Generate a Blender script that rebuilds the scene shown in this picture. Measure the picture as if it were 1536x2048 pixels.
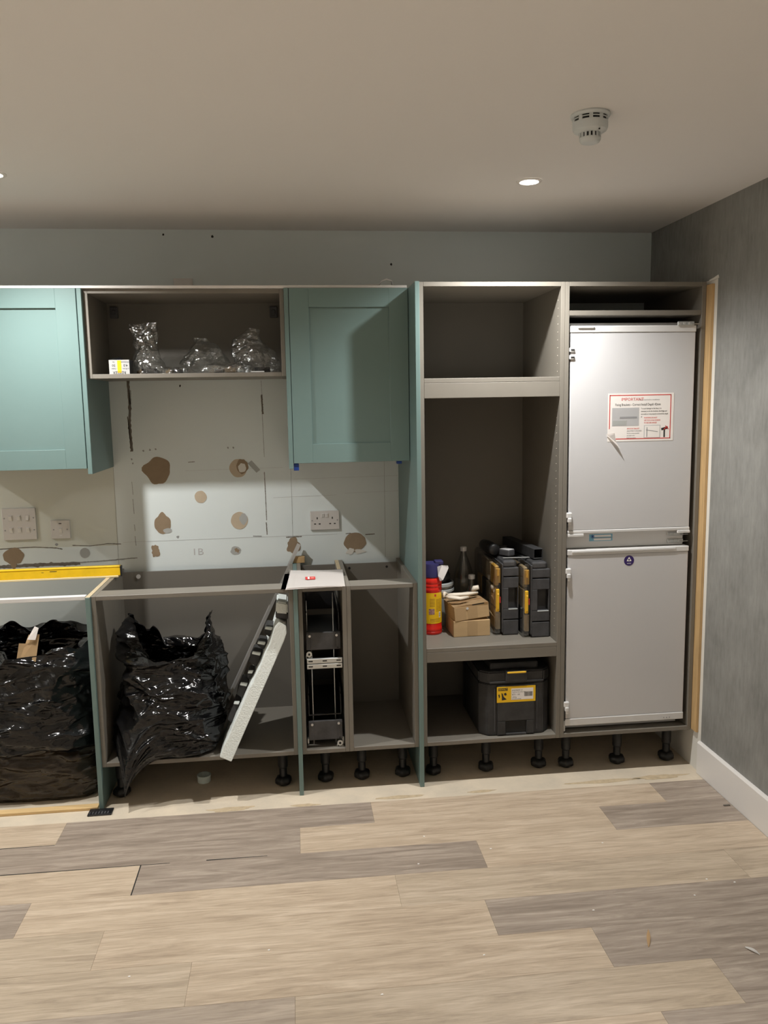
import bpy, bmesh, math, random
from mathutils import Vector, Matrix, noise
random.seed(7)
PI = math.pi
scene = bpy.context.scene
C = scene.collection
for o in list(bpy.data.objects): bpy.data.objects.remove(o)

# ------------------------------------------------------------------ camera, world, light
CAM = Vector((-0.4997, -3.8156, 1.6419)); YAW, PITCH, ROLL, FPX = 0.1115, -0.1348, -0.0170, 1607.19
fwd = Vector((math.sin(YAW)*math.cos(PITCH), math.cos(YAW)*math.cos(PITCH), math.sin(PITCH)))
rgt = Vector((math.cos(YAW), -math.sin(YAW), 0)); upv = rgt.cross(fwd)
r2 = rgt*math.cos(ROLL)+upv*math.sin(ROLL); u2 = -rgt*math.sin(ROLL)+upv*math.cos(ROLL)
cam = bpy.data.cameras.new('camera'); camo = bpy.data.objects.new('camera', cam); C.objects.link(camo)
cam.sensor_fit = 'VERTICAL'; cam.sensor_height = 36; cam.lens = FPX/2048*36; cam.clip_start = .05
camo.matrix_world = Matrix(((r2.x,u2.x,-fwd.x,CAM.x),(r2.y,u2.y,-fwd.y,CAM.y),(r2.z,u2.z,-fwd.z,CAM.z),(0,0,0,1)))
scene.camera = camo
w = bpy.data.worlds.new('world'); scene.world = w; w.use_nodes = True
w.node_tree.nodes['Background'].inputs[0].default_value = (.6,.7,.8,1); w.node_tree.nodes['Background'].inputs[1].default_value = .02
scene.view_settings.view_transform = 'Standard'; scene.view_settings.look = 'None'
scene.view_settings.gamma = 1; scene.view_settings.use_curve_mapping = False
scene.view_settings.exposure = 0.42
LAMP_COLOR = (1, .985, .95); LAMP_W = 86.0; BACK_W = 230.0
CEIL = 2.427; WR = 1.24; WL = -3.6; YF = -5.6
LIGHTS = [(.379,-.86),(-1.474,-.86),(-3.2,-.86),(.379,-3.3),(-1.474,-3.3),(-3.2,-3.3),(.379,-4.9),(-1.474,-4.9)]

# ------------------------------------------------------------------ materials
def mat(name, col, rough=.5, metal=0, spec=.5, var=0, vscale=6, vcol=None, bump=0, bscale=200, stretch=(1,1,1), coat=0, emit=None):
    m = bpy.data.materials.new(name); m.use_nodes = True
    nt = m.node_tree; b = nt.nodes['Principled BSDF']
    b.inputs['Base Color'].default_value = (*col,1); b.inputs['Roughness'].default_value = rough
    b.inputs['Metallic'].default_value = metal; b.inputs['Specular IOR Level'].default_value = spec
    b.inputs['Coat Weight'].default_value = coat
    if emit: b.inputs['Emission Color'].default_value = (*emit[0],1); b.inputs['Emission Strength'].default_value = emit[1]
    if var or bump:
        tc = nt.nodes.new('ShaderNodeTexCoord'); mp = nt.nodes.new('ShaderNodeMapping'); mp.inputs['Scale'].default_value = stretch
        nt.links.new(tc.outputs['Object'], mp.inputs['Vector'])
    if var:
        n = nt.nodes.new('ShaderNodeTexNoise'); n.inputs['Scale'].default_value = vscale; n.inputs['Detail'].default_value = 6; n.inputs['Roughness'].default_value = .6
        nt.links.new(mp.outputs[0], n.inputs['Vector'])
        r = nt.nodes.new('ShaderNodeValToRGB'); r.color_ramp.elements[0].position = .3; r.color_ramp.elements[1].position = .7
        d = vcol or tuple(c*(1-var) for c in col)
        r.color_ramp.elements[0].color = (*d,1); r.color_ramp.elements[1].color = (*col,1)
        nt.links.new(n.outputs['Fac'], r.inputs[0]); nt.links.new(r.outputs[0], b.inputs['Base Color'])
    if bump:
        n2 = nt.nodes.new('ShaderNodeTexNoise'); n2.inputs['Scale'].default_value = bscale; n2.inputs['Detail'].default_value = 4
        nt.links.new(mp.outputs[0], n2.inputs['Vector'])
        bp = nt.nodes.new('ShaderNodeBump'); bp.inputs['Strength'].default_value = bump; bp.inputs['Distance'].default_value = .01
        nt.links.new(n2.outputs['Fac'], bp.inputs['Height']); nt.links.new(bp.outputs[0], b.inputs['Normal'])
    return m
TEAL = mat('teal_paint', (.158,.240,.232), .42, var=.04, vscale=3)
CARC = mat('taupe_board', (.205,.188,.160), .5, var=.06, vscale=8)
CARCB = mat('taupe_back_board', (.175,.163,.142), .55, var=.05, vscale=5)
RAW = mat('raw_chipboard', (.60,.49,.32), .8, var=.25, vscale=60)
WHITE = mat('white_enamel', (.62,.62,.635), .34)
WHITEP = mat('white_plastic', (.70,.70,.70), .4)
PAINTW = mat('white_gloss_paint', (.78,.76,.74), .35)
BLACKP = mat('black_plastic', (.012,.012,.013), .42, bump=.05, bscale=300)
DUSTBLK = mat('dusty_black_plastic', (.045,.045,.047), .6, var=.6, vscale=14, vcol=(.018,.018,.019), bump=.08, bscale=250)
GREYBLK = mat('charcoal_plastic', (.080,.080,.084), .55, var=.45, vscale=18, vcol=(.040,.040,.044))
STEEL = mat('brushed_steel', (.62,.62,.61), .35, metal=.55)
ZINC = mat('zinc_plate', (.60,.62,.62), .42, metal=.8)
SATIN = mat('satin_plate', (.60,.585,.57), .38, metal=.15)
SWITCH = mat('switch_rocker', (.66,.65,.63), .35)
DARK = mat('dark_slot', (.008,.008,.008), .7)
YELLOW = mat('yellow_enamel', (.95,.60,.01), .4, var=.12, vscale=30)
YELP = mat('yellow_plastic', (.85,.50,.03), .45)
LEDGE = mat('cream_level_edge', (.80,.66,.36), .5)
REDP = mat('red_plastic', (.75,.022,.012), .35)
NAVY = mat('navy_plastic', (.035,.032,.12), .4)
LABY = mat('yellow_label', (.90,.55,.01), .45)
PAPER = mat('white_paper', (.90,.86,.83), .7)
INKR = mat('red_ink', (.60,.045,.04), .6)
INKB = mat('black_ink', (.02,.02,.02), .6)
INKG = mat('grey_ink', (.30,.30,.31), .6)
INKLG = mat('pale_grey_ink', (.50,.50,.51), .6)
BLUEP = mat('blue_plastic', (.008,.05,.28), .4)
LBLUE = mat('light_blue_label', (.22,.50,.66), .5)
PURP = mat('purple_label', (.035,.015,.13), .5)
CARD = mat('brown_cardboard', (.62,.43,.23), .85, var=.12, vscale=9, stretch=(1,1,4))
TAPE = mat('brown_tape', (.50,.34,.18), .35)
POLY = mat('polystyrene', (.84,.90,.885), .85, bump=.25, bscale=160)
TIMBER = mat('pine_timber', (.60,.40,.19), .65, var=.25, vscale=10, stretch=(8,8,.6))
TIMBERX = mat('pine_timber_long', (.72,.50,.24), .65, var=.2, vscale=10, stretch=(.6,8,8))
BROWN = mat('torn_brown_paper', (.30,.222,.145), .9, var=.15, vscale=20)
TAN = mat('tan_filler', (.52,.43,.32), .9, var=.08, vscale=25)
GRFILL = mat('grey_filler', (.40,.41,.40), .9)
GLUE = mat('old_brown_adhesive', (.19,.17,.145), .9, var=.35, vscale=40)
PENCIL = mat('pencil_line', (.30,.31,.31), .9)
CONC = mat('concrete_screed', (.69,.59,.455), .9, var=.25, vscale=5, vcol=(.54,.475,.38), bump=.12, bscale=60)
LITTINT = mat('lit_screed_tint', (.60,.48,.32), .95, var=.3, vscale=30)  # warm tint that paints lamplight onto the screed edge
CLOTH = mat('black_cloth', (.012,.012,.014), .9)
GREYTUB = mat('grey_tub_plastic', (.42,.45,.45), .45)
WIPE = mat('white_wipe', (.80,.77,.76), .8)
GLOVE = mat('cream_latex', (.80,.72,.60), .5)
SHAVE = mat('wood_shaving', (.70,.50,.28), .8)
CHALK = mat('white_chip', (.85,.83,.80), .8)
SMOKE = mat('detector_white', (.60,.64,.65), .45)

def nodes(m): return m.node_tree.nodes, m.node_tree.links
def wallmat():
    m = mat('back_wall_paint', (.68,.77,.80), .75); N, L = nodes(m); b = N['Principled BSDF']
    tc = N.new('ShaderNodeTexCoord'); sx = N.new('ShaderNodeSeparateXYZ'); L.new(tc.outputs['Object'], sx.inputs[0])
    nz = N.new('ShaderNodeTexNoise'); nz.inputs['Scale'].default_value = 2.5; nz.inputs['Detail'].default_value = 6; L.new(tc.outputs['Object'], nz.inputs['Vector'])
    ra = N.new('ShaderNodeValToRGB'); ra.color_ramp.elements[0].color = (.675,.745,.755,1); ra.color_ramp.elements[1].color = (.74,.80,.805,1); L.new(nz.outputs['Fac'], ra.inputs[0])
    lt = N.new('ShaderNodeMath'); lt.operation = 'LESS_THAN'; lt.inputs[1].default_value = -1.323; L.new(sx.outputs['X'], lt.inputs[0])
    gt = N.new('ShaderNodeMath'); gt.operation = 'COMPARE'; gt.inputs[1].default_value = 1.355; gt.inputs[2].default_value = .35; L.new(sx.outputs['Z'], gt.inputs[0])
    mu = N.new('ShaderNodeMath'); mu.operation = 'MULTIPLY'; L.new(lt.outputs[0], mu.inputs[0]); L.new(gt.outputs[0], mu.inputs[1])
    mx = N.new('ShaderNodeMix'); mx.data_type = 'RGBA'; L.new(mu.outputs[0], mx.inputs[0]); L.new(ra.outputs[0], mx.inputs[6]); mx.inputs[7].default_value = (.63,.655,.60,1)
    L.new(mx.outputs[2], b.inputs['Base Color'])
    n2 = N.new('ShaderNodeTexNoise'); n2.inputs['Scale'].default_value = 220; L.new(tc.outputs['Object'], n2.inputs['Vector'])
    bp = N.new('ShaderNodeBump'); bp.inputs['Strength'].default_value = .06; L.new(n2.outputs['Fac'], bp.inputs['Height']); L.new(bp.outputs[0], b.inputs['Normal'])
    return m
WALLB = wallmat()
CEILM = mat('ceiling_paint', (.76,.745,.73), .9, bump=.03, bscale=120)
WALLP = mat('side_wall_paint', (.60,.59,.56), .85)
PLASTER = mat('bare_plaster', (.70,.68,.63), .85)
def paper():
    m = mat('grey_wallpaper', (.2,.2,.19), .7); N, L = nodes(m); b = N['Principled BSDF']
    tc = N.new('ShaderNodeTexCoord'); mp = N.new('ShaderNodeMapping'); mp.inputs['Scale'].default_value = (1,34,7); L.new(tc.outputs['Object'], mp.inputs[0])
    n = N.new('ShaderNodeTexNoise'); n.inputs['Scale'].default_value = 2.0; n.inputs['Detail'].default_value = 7; n.inputs['Roughness'].default_value = .65; L.new(mp.outputs[0], n.inputs['Vector'])
    n2 = N.new('ShaderNodeTexNoise'); n2.inputs['Scale'].default_value = 5; n2.inputs['Detail'].default_value = 5; L.new(tc.outputs['Object'], n2.inputs['Vector'])
    ad = N.new('ShaderNodeMath'); ad.operation = 'ADD'; L.new(n.outputs['Fac'], ad.inputs[0]); L.new(n2.outputs['Fac'], ad.inputs[1])
    r = N.new('ShaderNodeValToRGB'); r.color_ramp.elements[0].position = .35*2/2; r.color_ramp.elements[1].position = .68
    hv = N.new('ShaderNodeMath'); hv.operation = 'MULTIPLY'; hv.inputs[1].default_value = .5; L.new(ad.outputs[0], hv.inputs[0])
    r.color_ramp.elements[0].color = (.185,.185,.175,1); r.color_ramp.elements[1].color = (.30,.30,.285,1)
    L.new(hv.outputs[0], r.inputs[0]); L.new(r.outputs[0], b.inputs['Base Color'])
    bp = N.new('ShaderNodeBump'); bp.inputs['Strength'].default_value = .12; bp.inputs['Distance'].default_value = .003; L.new(n.outputs['Fac'], bp.inputs['Height']); L.new(bp.outputs[0], b.inputs['Normal'])
    return m
WPAPER = paper()
def plankmat(name, dark, mid, light):
    m = mat(name, mid, .42); N, L = nodes(m); b = N['Principled BSDF']
    tc = N.new('ShaderNodeTexCoord'); oi = N.new('ShaderNodeObjectInfo')
    mu = N.new('ShaderNodeMath'); mu.operation = 'MULTIPLY'; mu.inputs[1].default_value = 57; L.new(oi.outputs['Random'], mu.inputs[0])
    cb = N.new('ShaderNodeCombineXYZ'); L.new(mu.outputs[0], cb.inputs[0]); L.new(mu.outputs[0], cb.inputs[2])
    ad = N.new('ShaderNodeVectorMath'); L.new(tc.outputs['Object'], ad.inputs[0]); L.new(cb.outputs[0], ad.inputs[1])
    mp = N.new('ShaderNodeMapping'); mp.inputs['Scale'].default_value = (1.1,13,1); L.new(ad.outputs[0], mp.inputs[0])
    n = N.new('ShaderNodeTexNoise'); n.inputs['Scale'].default_value = 2.6; n.inputs['Detail'].default_value = 9; n.inputs['Roughness'].default_value = .68; n.inputs['Distortion'].default_value = .9; L.new(mp.outputs[0], n.inputs['Vector'])
    r = N.new('ShaderNodeValToRGB'); e = r.color_ramp.elements; e[0].position = .30; e[0].color = (*dark,1); e[1].position = .66; e[1].color = (*light,1)
    x = e.new(.5); x.color = (*mid,1)
    L.new(n.outputs['Fac'], r.inputs[0])
    mp2 = N.new('ShaderNodeMapping'); mp2.inputs['Scale'].default_value = (5,90,1); L.new(ad.outputs[0], mp2.inputs[0])
    n2 = N.new('ShaderNodeTexNoise'); n2.inputs['Scale'].default_value = 3; n2.inputs['Detail'].default_value = 5; L.new(mp2.outputs[0], n2.inputs['Vector'])
    mx = N.new('ShaderNodeMix'); mx.data_type = 'RGBA'; mx.blend_type = 'MULTIPLY'; mx.inputs[0].default_value = .35
    r2_ = N.new('ShaderNodeValToRGB'); r2_.color_ramp.elements[0].position = .3; r2_.color_ramp.elements[1].position = .62; r2_.color_ramp.elements[0].color = (.55,.52,.5,1)
    L.new(n2.outputs['Fac'], r2_.inputs[0]); L.new(r.outputs[0], mx.inputs[6]); L.new(r2_.outputs[0], mx.inputs[7]); L.new(mx.outputs[2], b.inputs['Base Color'])
    bp = N.new('ShaderNodeBump'); bp.inputs['Strength'].default_value = .08; bp.inputs['Distance'].default_value = .002; L.new(n2.outputs['Fac'], bp.inputs['Height']); L.new(bp.outputs[0], b.inputs['Normal'])
    return m
PL = {'l': plankmat('pale_oak_vinyl', (.40,.31,.225), (.555,.445,.33), (.66,.545,.42)),
      'm': plankmat('tan_oak_vinyl', (.36,.285,.21), (.505,.41,.305), (.61,.505,.39)),
      'g': plankmat('greige_oak_vinyl', (.31,.25,.195), (.43,.355,.285), (.53,.445,.36)),
      'd': plankmat('grey_oak_vinyl', (.235,.188,.150), (.355,.292,.238), (.48,.405,.335))}
def bagmat(name, col, brown=None):
    m = mat(name, col, .14, spec=.5); N, L = nodes(m); b = N['Principled BSDF']
    tc = N.new('ShaderNodeTexCoord'); mp = N.new('ShaderNodeMapping'); mp.inputs['Scale'].default_value = (1,1,2.2); mp.inputs['Rotation'].default_value = (0,.5,0); L.new(tc.outputs['Object'], mp.inputs[0])
    n = N.new('ShaderNodeTexNoise'); n.inputs['Scale'].default_value = 9; n.inputs['Detail'].default_value = 3; n.inputs['Distortion'].default_value = 1.6; L.new(mp.outputs[0], n.inputs['Vector'])
    bp = N.new('ShaderNodeBump'); mp3 = N.new('ShaderNodeMapping'); mp3.inputs['Scale'].default_value = (6,6,26); mp3.inputs['Rotation'].default_value = (.2,.45,.3); L.new(tc.outputs['Object'], mp3.inputs[0])
    n3 = N.new('ShaderNodeTexNoise'); n3.inputs['Scale'].default_value = 1.5; n3.inputs['Detail'].default_value = 3; n3.inputs['Distortion'].default_value = .8; L.new(mp3.outputs[0], n3.inputs['Vector'])
    sm = N.new('ShaderNodeMath'); sm.operation = 'MULTIPLY_ADD'; sm.inputs[1].default_value = .55; L.new(n3.outputs['Fac'], sm.inputs[0]); L.new(n.outputs['Fac'], sm.inputs[2])
    bp.inputs['Strength'].default_value = .28; bp.inputs['Distance'].default_value = .02; L.new(sm.outputs[0], bp.inputs['Height']); L.new(bp.outputs[0], b.inputs['Normal'])
    return m
BAG = bagmat('black_polythene', (.004,.004,.0045))
BAGB = bagmat('black_polythene_over_box', (.026,.018,.010))
def clearmat(name, tint=(.93,.95,.95), base=.10, edge=.75, rough=.12, bump=.6, scale=18):
    m = bpy.data.materials.new(name); m.use_nodes = True; N, L = nodes(m); N.remove(N['Principled BSDF']); out = N['Material Output']
    tr = N.new('ShaderNodeBsdfTransparent'); tr.inputs[0].default_value = (*tint,1)
    gl = N.new('ShaderNodeBsdfGlossy'); gl.inputs['Color'].default_value = (.9,.9,.9,1); gl.inputs['Roughness'].default_value = rough
    lw = N.new('ShaderNodeLayerWeight'); lw.inputs[0].default_value = .35
    ma = N.new('ShaderNodeMath'); ma.operation = 'MULTIPLY_ADD'; ma.inputs[1].default_value = edge; ma.inputs[2].default_value = base; L.new(lw.outputs['Facing'], ma.inputs[0])
    mx = N.new('ShaderNodeMixShader'); L.new(ma.outputs[0], mx.inputs[0]); L.new(tr.outputs[0], mx.inputs[1]); L.new(gl.outputs[0], mx.inputs[2]); L.new(mx.outputs[0], out.inputs[0])
    tc = N.new('ShaderNodeTexCoord'); n = N.new('ShaderNodeTexNoise'); n.inputs['Scale'].default_value = scale; n.inputs['Detail'].default_value = 4; L.new(tc.outputs['Object'], n.inputs['Vector'])
    bp = N.new('ShaderNodeBump'); bp.inputs['Strength'].default_value = bump; bp.inputs['Distance'].default_value = .02; L.new(n.outputs['Fac'], bp.inputs['Height']); L.new(bp.outputs[0], gl.inputs['Normal']); L.new(bp.outputs[0], lw.inputs['Normal'])
    return m
CLEARB = clearmat('clear_polybag', base=.10, edge=.75, bump=.8, scale=22)
CLEARP = clearmat('clear_hard_plastic', base=.09, edge=.6, rough=.08, bump=.12, scale=9)
LAMPM = mat('lamp_lens', (1,1,1), .5, emit=((1,.93,.82), 28))

# ------------------------------------------------------------------ mesh helpers
def link(name, bm, m, parent=None, smooth=False, loc=(0,0,0), rot=None, keep=False):
    if isinstance(bm, bpy.types.Mesh): me = bm
    else:
        me = bpy.data.meshes.new(name); bm.normal_update(); bm.to_mesh(me); bm.free()
        for mm in (m if isinstance(m,(list,tuple)) else [m]): me.materials.append(mm)
        if smooth: me.polygons.foreach_set('use_smooth', [True]*len(me.polygons))
    o = bpy.data.objects.new(name, me); C.objects.link(o); o.location = loc
    if rot: o.rotation_euler = rot
    if parent: o.parent = parent
    return o
def tag(o, label, cat, group=None):
    o['label'] = label; o['category'] = cat
    if group: o['group'] = group
    return o
def thing(name, label, cat, loc=(0,0,0), rot=(0,0,0), group=None):
    o = bpy.data.objects.new(name, None); C.objects.link(o); o.location = loc; o.rotation_euler = rot; o.empty_display_size = .05
    return tag(o, label, cat, group)
def struct(o): o['kind'] = 'structure'; return o
def abox(bm, x0,x1,y0,y1,z0,z1, bev=0, seg=1, M=None, mi=0):
    r = bmesh.ops.create_cube(bm, size=1)
    vs = r['verts']
    for v in vs: v.co = Vector(((x0+x1)/2+v.co.x*(x1-x0),(y0+y1)/2+v.co.y*(y1-y0),(z0+z1)/2+v.co.z*(z1-z0)))
    if bev:
        es = list({e for v in vs for e in v.link_edges})
        rr = bmesh.ops.bevel(bm, geom=es, offset=bev, segments=seg, affect='EDGES', profile=.5)
        vs = list({v for f in rr['faces'] for v in f.verts} | {v for v in vs if v.is_valid})
    if M:
        for v in vs: v.co = M @ v.co
    if mi:
        for f in {f for v in vs for f in v.link_faces}: f.material_index = mi
    return vs
def box(name, x0,x1,y0,y1,z0,z1, m, parent=None, bev=.0012, seg=1, smooth=False, M=None):
    bm = bmesh.new(); abox(bm, x0,x1,y0,y1,z0,z1, bev, seg, M); return link(name, bm, m, parent, smooth)
def alathe(bm, prof, c=(0,0,0), n=24, axis='z', mod=None, cap=True, M=None):
    """prof: list of (r, h)"""
    rings = []
    for i,(r,h) in enumerate(prof):
        ring = []
        for k in range(n):
            a = 2*PI*k/n; rr = r*(mod(i,a) if mod else 1)
            p = (rr*math.cos(a), rr*math.sin(a), h)
            if axis == 'y': p = (p[0], h, p[1])
            if axis == 'x': p = (h, p[0], p[1])
            v = Vector(p)+Vector(c)
            ring.append(bm.verts.new(M@v if M else v))
        rings.append(ring)
    for a,b in zip(rings, rings[1:]):
        for k in range(n):
            bm.faces.new((a[k],a[(k+1)%n],b[(k+1)%n],b[k]))
    if cap:
        bm.faces.new(rings[0][::-1]); bm.faces.new(rings[-1])
    bmesh.ops.recalc_face_normals(bm, faces=bm.faces[:])
    return rings
def lathe(name, prof, m, parent=None, c=(0,0,0), n=24, axis='z', mod=None, cap=True, smooth=True):
    bm = bmesh.new(); alathe(bm, prof, c, n, axis, mod, cap); o = link(name, bm, m, parent, smooth)
    if smooth: sharp(o)
    return o
def sharp(o, ang=.7):
    me = o.data
    bm = bmesh.new(); bm.from_mesh(me)
    for e in bm.edges:
        if len(e.link_faces)==2 and e.calc_face_angle(0)>ang: e.smooth = False
    bm.to_mesh(me); bm.free()
def atube(bm, pts, r, n=8, cap=True):
    pts = [Vector(p) for p in pts]; rings = []
    for i,p in enumerate(pts):
        d = (pts[min(i+1,len(pts)-1)]-pts[max(i-1,0)]).normalized()
        a = d.cross(Vector((0,0,1)) if abs(d.z)<.9 else Vector((1,0,0))).normalized(); b = d.cross(a)
        rr = r[i] if isinstance(r,(list,tuple)) else r
        rings.append([bm.verts.new(p+a*rr*math.cos(2*PI*k/n)+b*rr*math.sin(2*PI*k/n)) for k in range(n)])
    for a,b in zip(rings, rings[1:]):
        for k in range(n): bm.faces.new((a[k],a[(k+1)%n],b[(k+1)%n],b[k]))
    if cap: bm.faces.new(rings[0][::-1]); bm.faces.new(rings[-1])
    bmesh.ops.recalc_face_normals(bm, faces=bm.faces[:])
def tube(name, pts, r, m, parent=None, n=8): 
    bm = bmesh.new(); atube(bm, pts, r, n); return link(name, bm, m, parent, True)
def prism(name, poly, y0, y1, m, parent=None, plane='xz', bev=0):
    """poly in the xz (extruded along y), xy (along z) or yz (along x) plane"""
    bm = bmesh.new()
    def P(a,b,h): return {'xz':(a,h,b),'xy':(a,b,h),'yz':(h,a,b)}[plane]
    A = [bm.verts.new(P(a,b,y0)) for a,b in poly]; B = [bm.verts.new(P(a,b,y1)) for a,b in poly]
    fs = [bm.faces.new(A), bm.faces.new(B[::-1])]
    for i in range(len(poly)): fs.append(bm.faces.new((A[i],B[i],B[(i+1)%len(poly)],A[(i+1)%len(poly)])))
    bmesh.ops.recalc_face_normals(bm, faces=bm.faces[:])
    if bev: bmesh.ops.bevel(bm, geom=bm.edges[:], offset=bev, segments=2, affect='EDGES')
    return link(name, bm, m, parent)
def text(name, s, size, loc, m, parent=None, rot=(PI/2,0,0), align='LEFT', sx=1.0):
    cu = bpy.data.curves.new(name, 'FONT'); cu.body = s; cu.size = size; cu.align_x = align; cu.extrude = .0002; cu.resolution_u = 2
    to = bpy.data.objects.new(name, cu); C.objects.link(to)
    dg = bpy.context.evaluated_depsgraph_get(); me = bpy.data.meshes.new_from_object(to.evaluated_get(dg))
    bpy.data.objects.remove(to); bpy.data.curves.remove(cu)
    me.materials.clear(); me.materials.append(m); me.name = name
    o = bpy.data.objects.new(name, me); C.objects.link(o); o.location = loc; o.rotation_euler = rot; o.scale = (sx,1,1); o.parent = parent
    return o

# ------------------------------------------------------------------ the room
T = .018; FR = -.565; PF = -.582; WF = -.375; WPF = -.403
LEG = .1745; TOP = 2.117; BTOP = .895; WBOT = 1.394; PBOT = 1.372
X1 = .622; X2 = 1.226; XA = -.499; XB = -.517; XC = -1.321; XD = -1.339

floor = struct(box('floor', WL,WR,YF,0,-.06,0, CONC, bev=0))
wb = struct(box('wall_back', WL-.1,WR+.1,0,.1,0,CEIL, WALLB, bev=0))
wl = struct(box('wall_left', WL-.1,WL,YF,0,0,CEIL, WALLP, bev=0))
wf = struct(box('wall_front', WL,WR,YF-.1,YF,0,CEIL, WALLP, bev=0))
wr = struct(box('wall_right', WR,WR+.1,YF,0,0,CEIL, PLASTER, bev=0))
ce = struct(box('ceiling', WL-.1,WR+.1,YF-.1,.1,CEIL,CEIL+.1, CEILM, bev=0))
# wallpaper sheet on the right wall, cut away around the cabinet run
bm = bmesh.new(); wt = .0015
abox(bm, WR-wt,WR,YF,-.632,0,CEIL); abox(bm, WR-wt,WR,-.632,0,2.122,CEIL)
pp = link('wallpaper', bm, WPAPER, wr); pp['label'] = 'grey textured wallpaper'
bb = struct(prism('baseboard_right', [(WR-.0155,.002),(WR-wt,.002),(WR-wt,.148),(WR-.010,.148),(WR-.0155,.140)], YF, -.628, PAINTW, plane='xz'))
# torn edge of the lining at the cut
prism('plaster_edge', [(-.640,2.122),(-.60,2.119),(-.565,2.117),(-.565,2.124),(-.60,2.128),(-.634,2.135)], WR-.004, WR-.0005, PLASTER, wr, plane='yz')

# vinyl planks (separate pieces, 3 mm thick, laid on the screed)
R0, RW, PLEN, TILT = -.850, .181, 1.215, -.0075
def ytilt(x,y): return y + TILT*(x+.5)
rows = [(-.683,R0,[(-1.442,'l'),(-.226,'d'),(.977,'l')],'d'),
        (R0,R0-RW,[(-.519,'d'),(.69,'l')],'d'),
        (R0-RW,R0-2*RW,[(-1.092,'l'),(.14,'d')],'l'),
        (R0-2*RW,R0-3*RW,[(-1.417,'d'),(-.192,'l'),(1.018,'m')],'m'),
        (R0-3*RW,R0-4*RW,[(-1.14,'m'),(.085,'l')],'d'),
        (R0-4*RW,R0-5*RW,[(-.846,'m'),(.382,'l')],'d'),
        (R0-5*RW,R0-6*RW,[(-.542,'g'),(.680,'m')],'d')]
y = R0-6*RW; k = 0
while y-RW > YF:
    off = random.uniform(0,PLEN); js = []; x = WL+off
    while x < WR: js.append((x, random.choice('llmmd'))); x += PLEN
    rows.append((y,y-RW,js,random.choice('lmd'))); y -= RW
for ya,yb,js,last in rows:
    x0 = js[0][0]
    pre = []
    while x0-PLEN > WL: x0 -= PLEN; pre.insert(0,(x0, random.choice('lmd')))
    js = pre+list(js)
    edges = [WL]+[j[0] for j in js]+[WR-.017]; cols = [j[1] for j in js]+[last]
    for i in range(len(edges)-1):
        a, b = edges[i]+.0002, edges[i+1]-.0002
        if b-a < .02: continue
        g = .0002
        bm = bmesh.new()
        cxm = (a+b)/2; cym = (ya+yb)/2
        P = [(a,ytilt(a,ya)-g),(b,ytilt(b,ya)-g),(b,ytilt(b,yb)+g),(a,ytilt(a,yb)+g)]
        lo = [bm.verts.new((px-cxm,py-cym,0)) for px,py in P]
        md = [bm.verts.new((px-cxm,py-cym,.0026)) for px,py in P]
        e = .0003; Q = [(a+e,P[0][1]-e),(b-e,P[1][1]-e),(b-e,P[2][1]+e),(a+e,P[3][1]+e)]
        hi = [bm.verts.new((px-cxm,py-cym,.003)) for px,py in Q]
        bm.faces.new(hi[::-1])
        for A,B in ((lo,md),(md,hi)):
            for q in range(4): bm.faces.new((A[q],B[q],B[(q+1)%4],A[(q+1)%4]))
        bmesh.ops.recalc_face_normals(bm, faces=bm.faces[:])
        link('plank', bm, PL[cols[i]], floor, loc=(cxm,cym,.0002))
# lifted joints: open dark gaps between planks on the left
for (xa,xb,yy) in ((-1.75,-1.443,R0),(-1.75,-.99,R0-RW),(-.86,-.64,R0-RW)):
    bm = bmesh.new(); ya = ytilt(xa,yy); yb = ytilt(xb,yy)
    vs = [bm.verts.new(p) for p in ((xa,ya-.0028,.0036),(xb,yb-.0012,.0036),(xb,yb+.0012,.0036),(xa,ya+.0028,.0036))]
    bm.faces.new(vs); link('open_joint', bm, DARK, floor)
box('open_joint', -1.0945,-1.0905, R0-2*RW-.001+.005, R0-RW+.004, .003,.0037, DARK, floor, bev=0)
# warm blotches painting the lamplit tint of the screed edge
def blob(cx, cy, rx, ry, n=22, seed=0, jag=.25, spikes=()):
    pts = []
    for k in range(n):
        a = 2*PI*k/n; s = 1+jag*noise.noise(Vector((math.cos(a)*1.7+seed*3.1, math.sin(a)*1.7, seed*1.7)))*1.6
        for (sa,sw,sm) in spikes:
            d = abs((a-sa+PI)%(2*PI)-PI)
            if d < sw: s += sm*(1-d/sw)
        pts.append((cx+rx*s*math.cos(a), cy+ry*s*math.sin(a)))
    return pts
for i,(cx,cy,rx,ry) in enumerate(((-.80,-.655,.09,.018),(-.50,-.668,.06,.012),(-.10,-.655,.10,.012),(.25,-.655,.06,.010),(.80,-.645,.16,.016),(1.05,-.64,.12,.02))):
    prism('lit_tint_patch', blob(cx,cy,rx,ry,20,i+1,.35), .0002,.0008, LITTINT, floor, 'xy')

# marks, tears and filler on the back wall (thin real pieces)
def patch(name, cx, cz, rx, rz, m, seed, jag=.12, d=.0012, n=36, spikes=(), y=0):
    return prism(name, blob(cx,cz,rx,rz,n,seed,jag,spikes), y-d, y-.0001, m, wb, 'xz')
patch('torn_patch', -1.124,1.350,.056,.064, BROWN,1,.10, spikes=((PI*.98,.5,.35),))
patch('filler_patch', -.936,1.220,.028,.029, TAN,2,.05)
patch('torn_patch', -1.116,1.098,.038,.045, BROWN,3,.10, spikes=((PI*.5,.5,.22),))
patch('filler_patch', -1.095,1.066,.020,.012, GRFILL,14,.1, y=-.0012, d=.0004)
patch('filler_patch', -.761,1.103,.040,.041, TAN,4,.04)
patch('filler_patch', -.742,1.110,.018,.028, GRFILL,5,.15, y=-.0012, d=.0004)
patch('filler_patch', -.756,1.351,.042,.043, TAN,6,.05)
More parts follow.
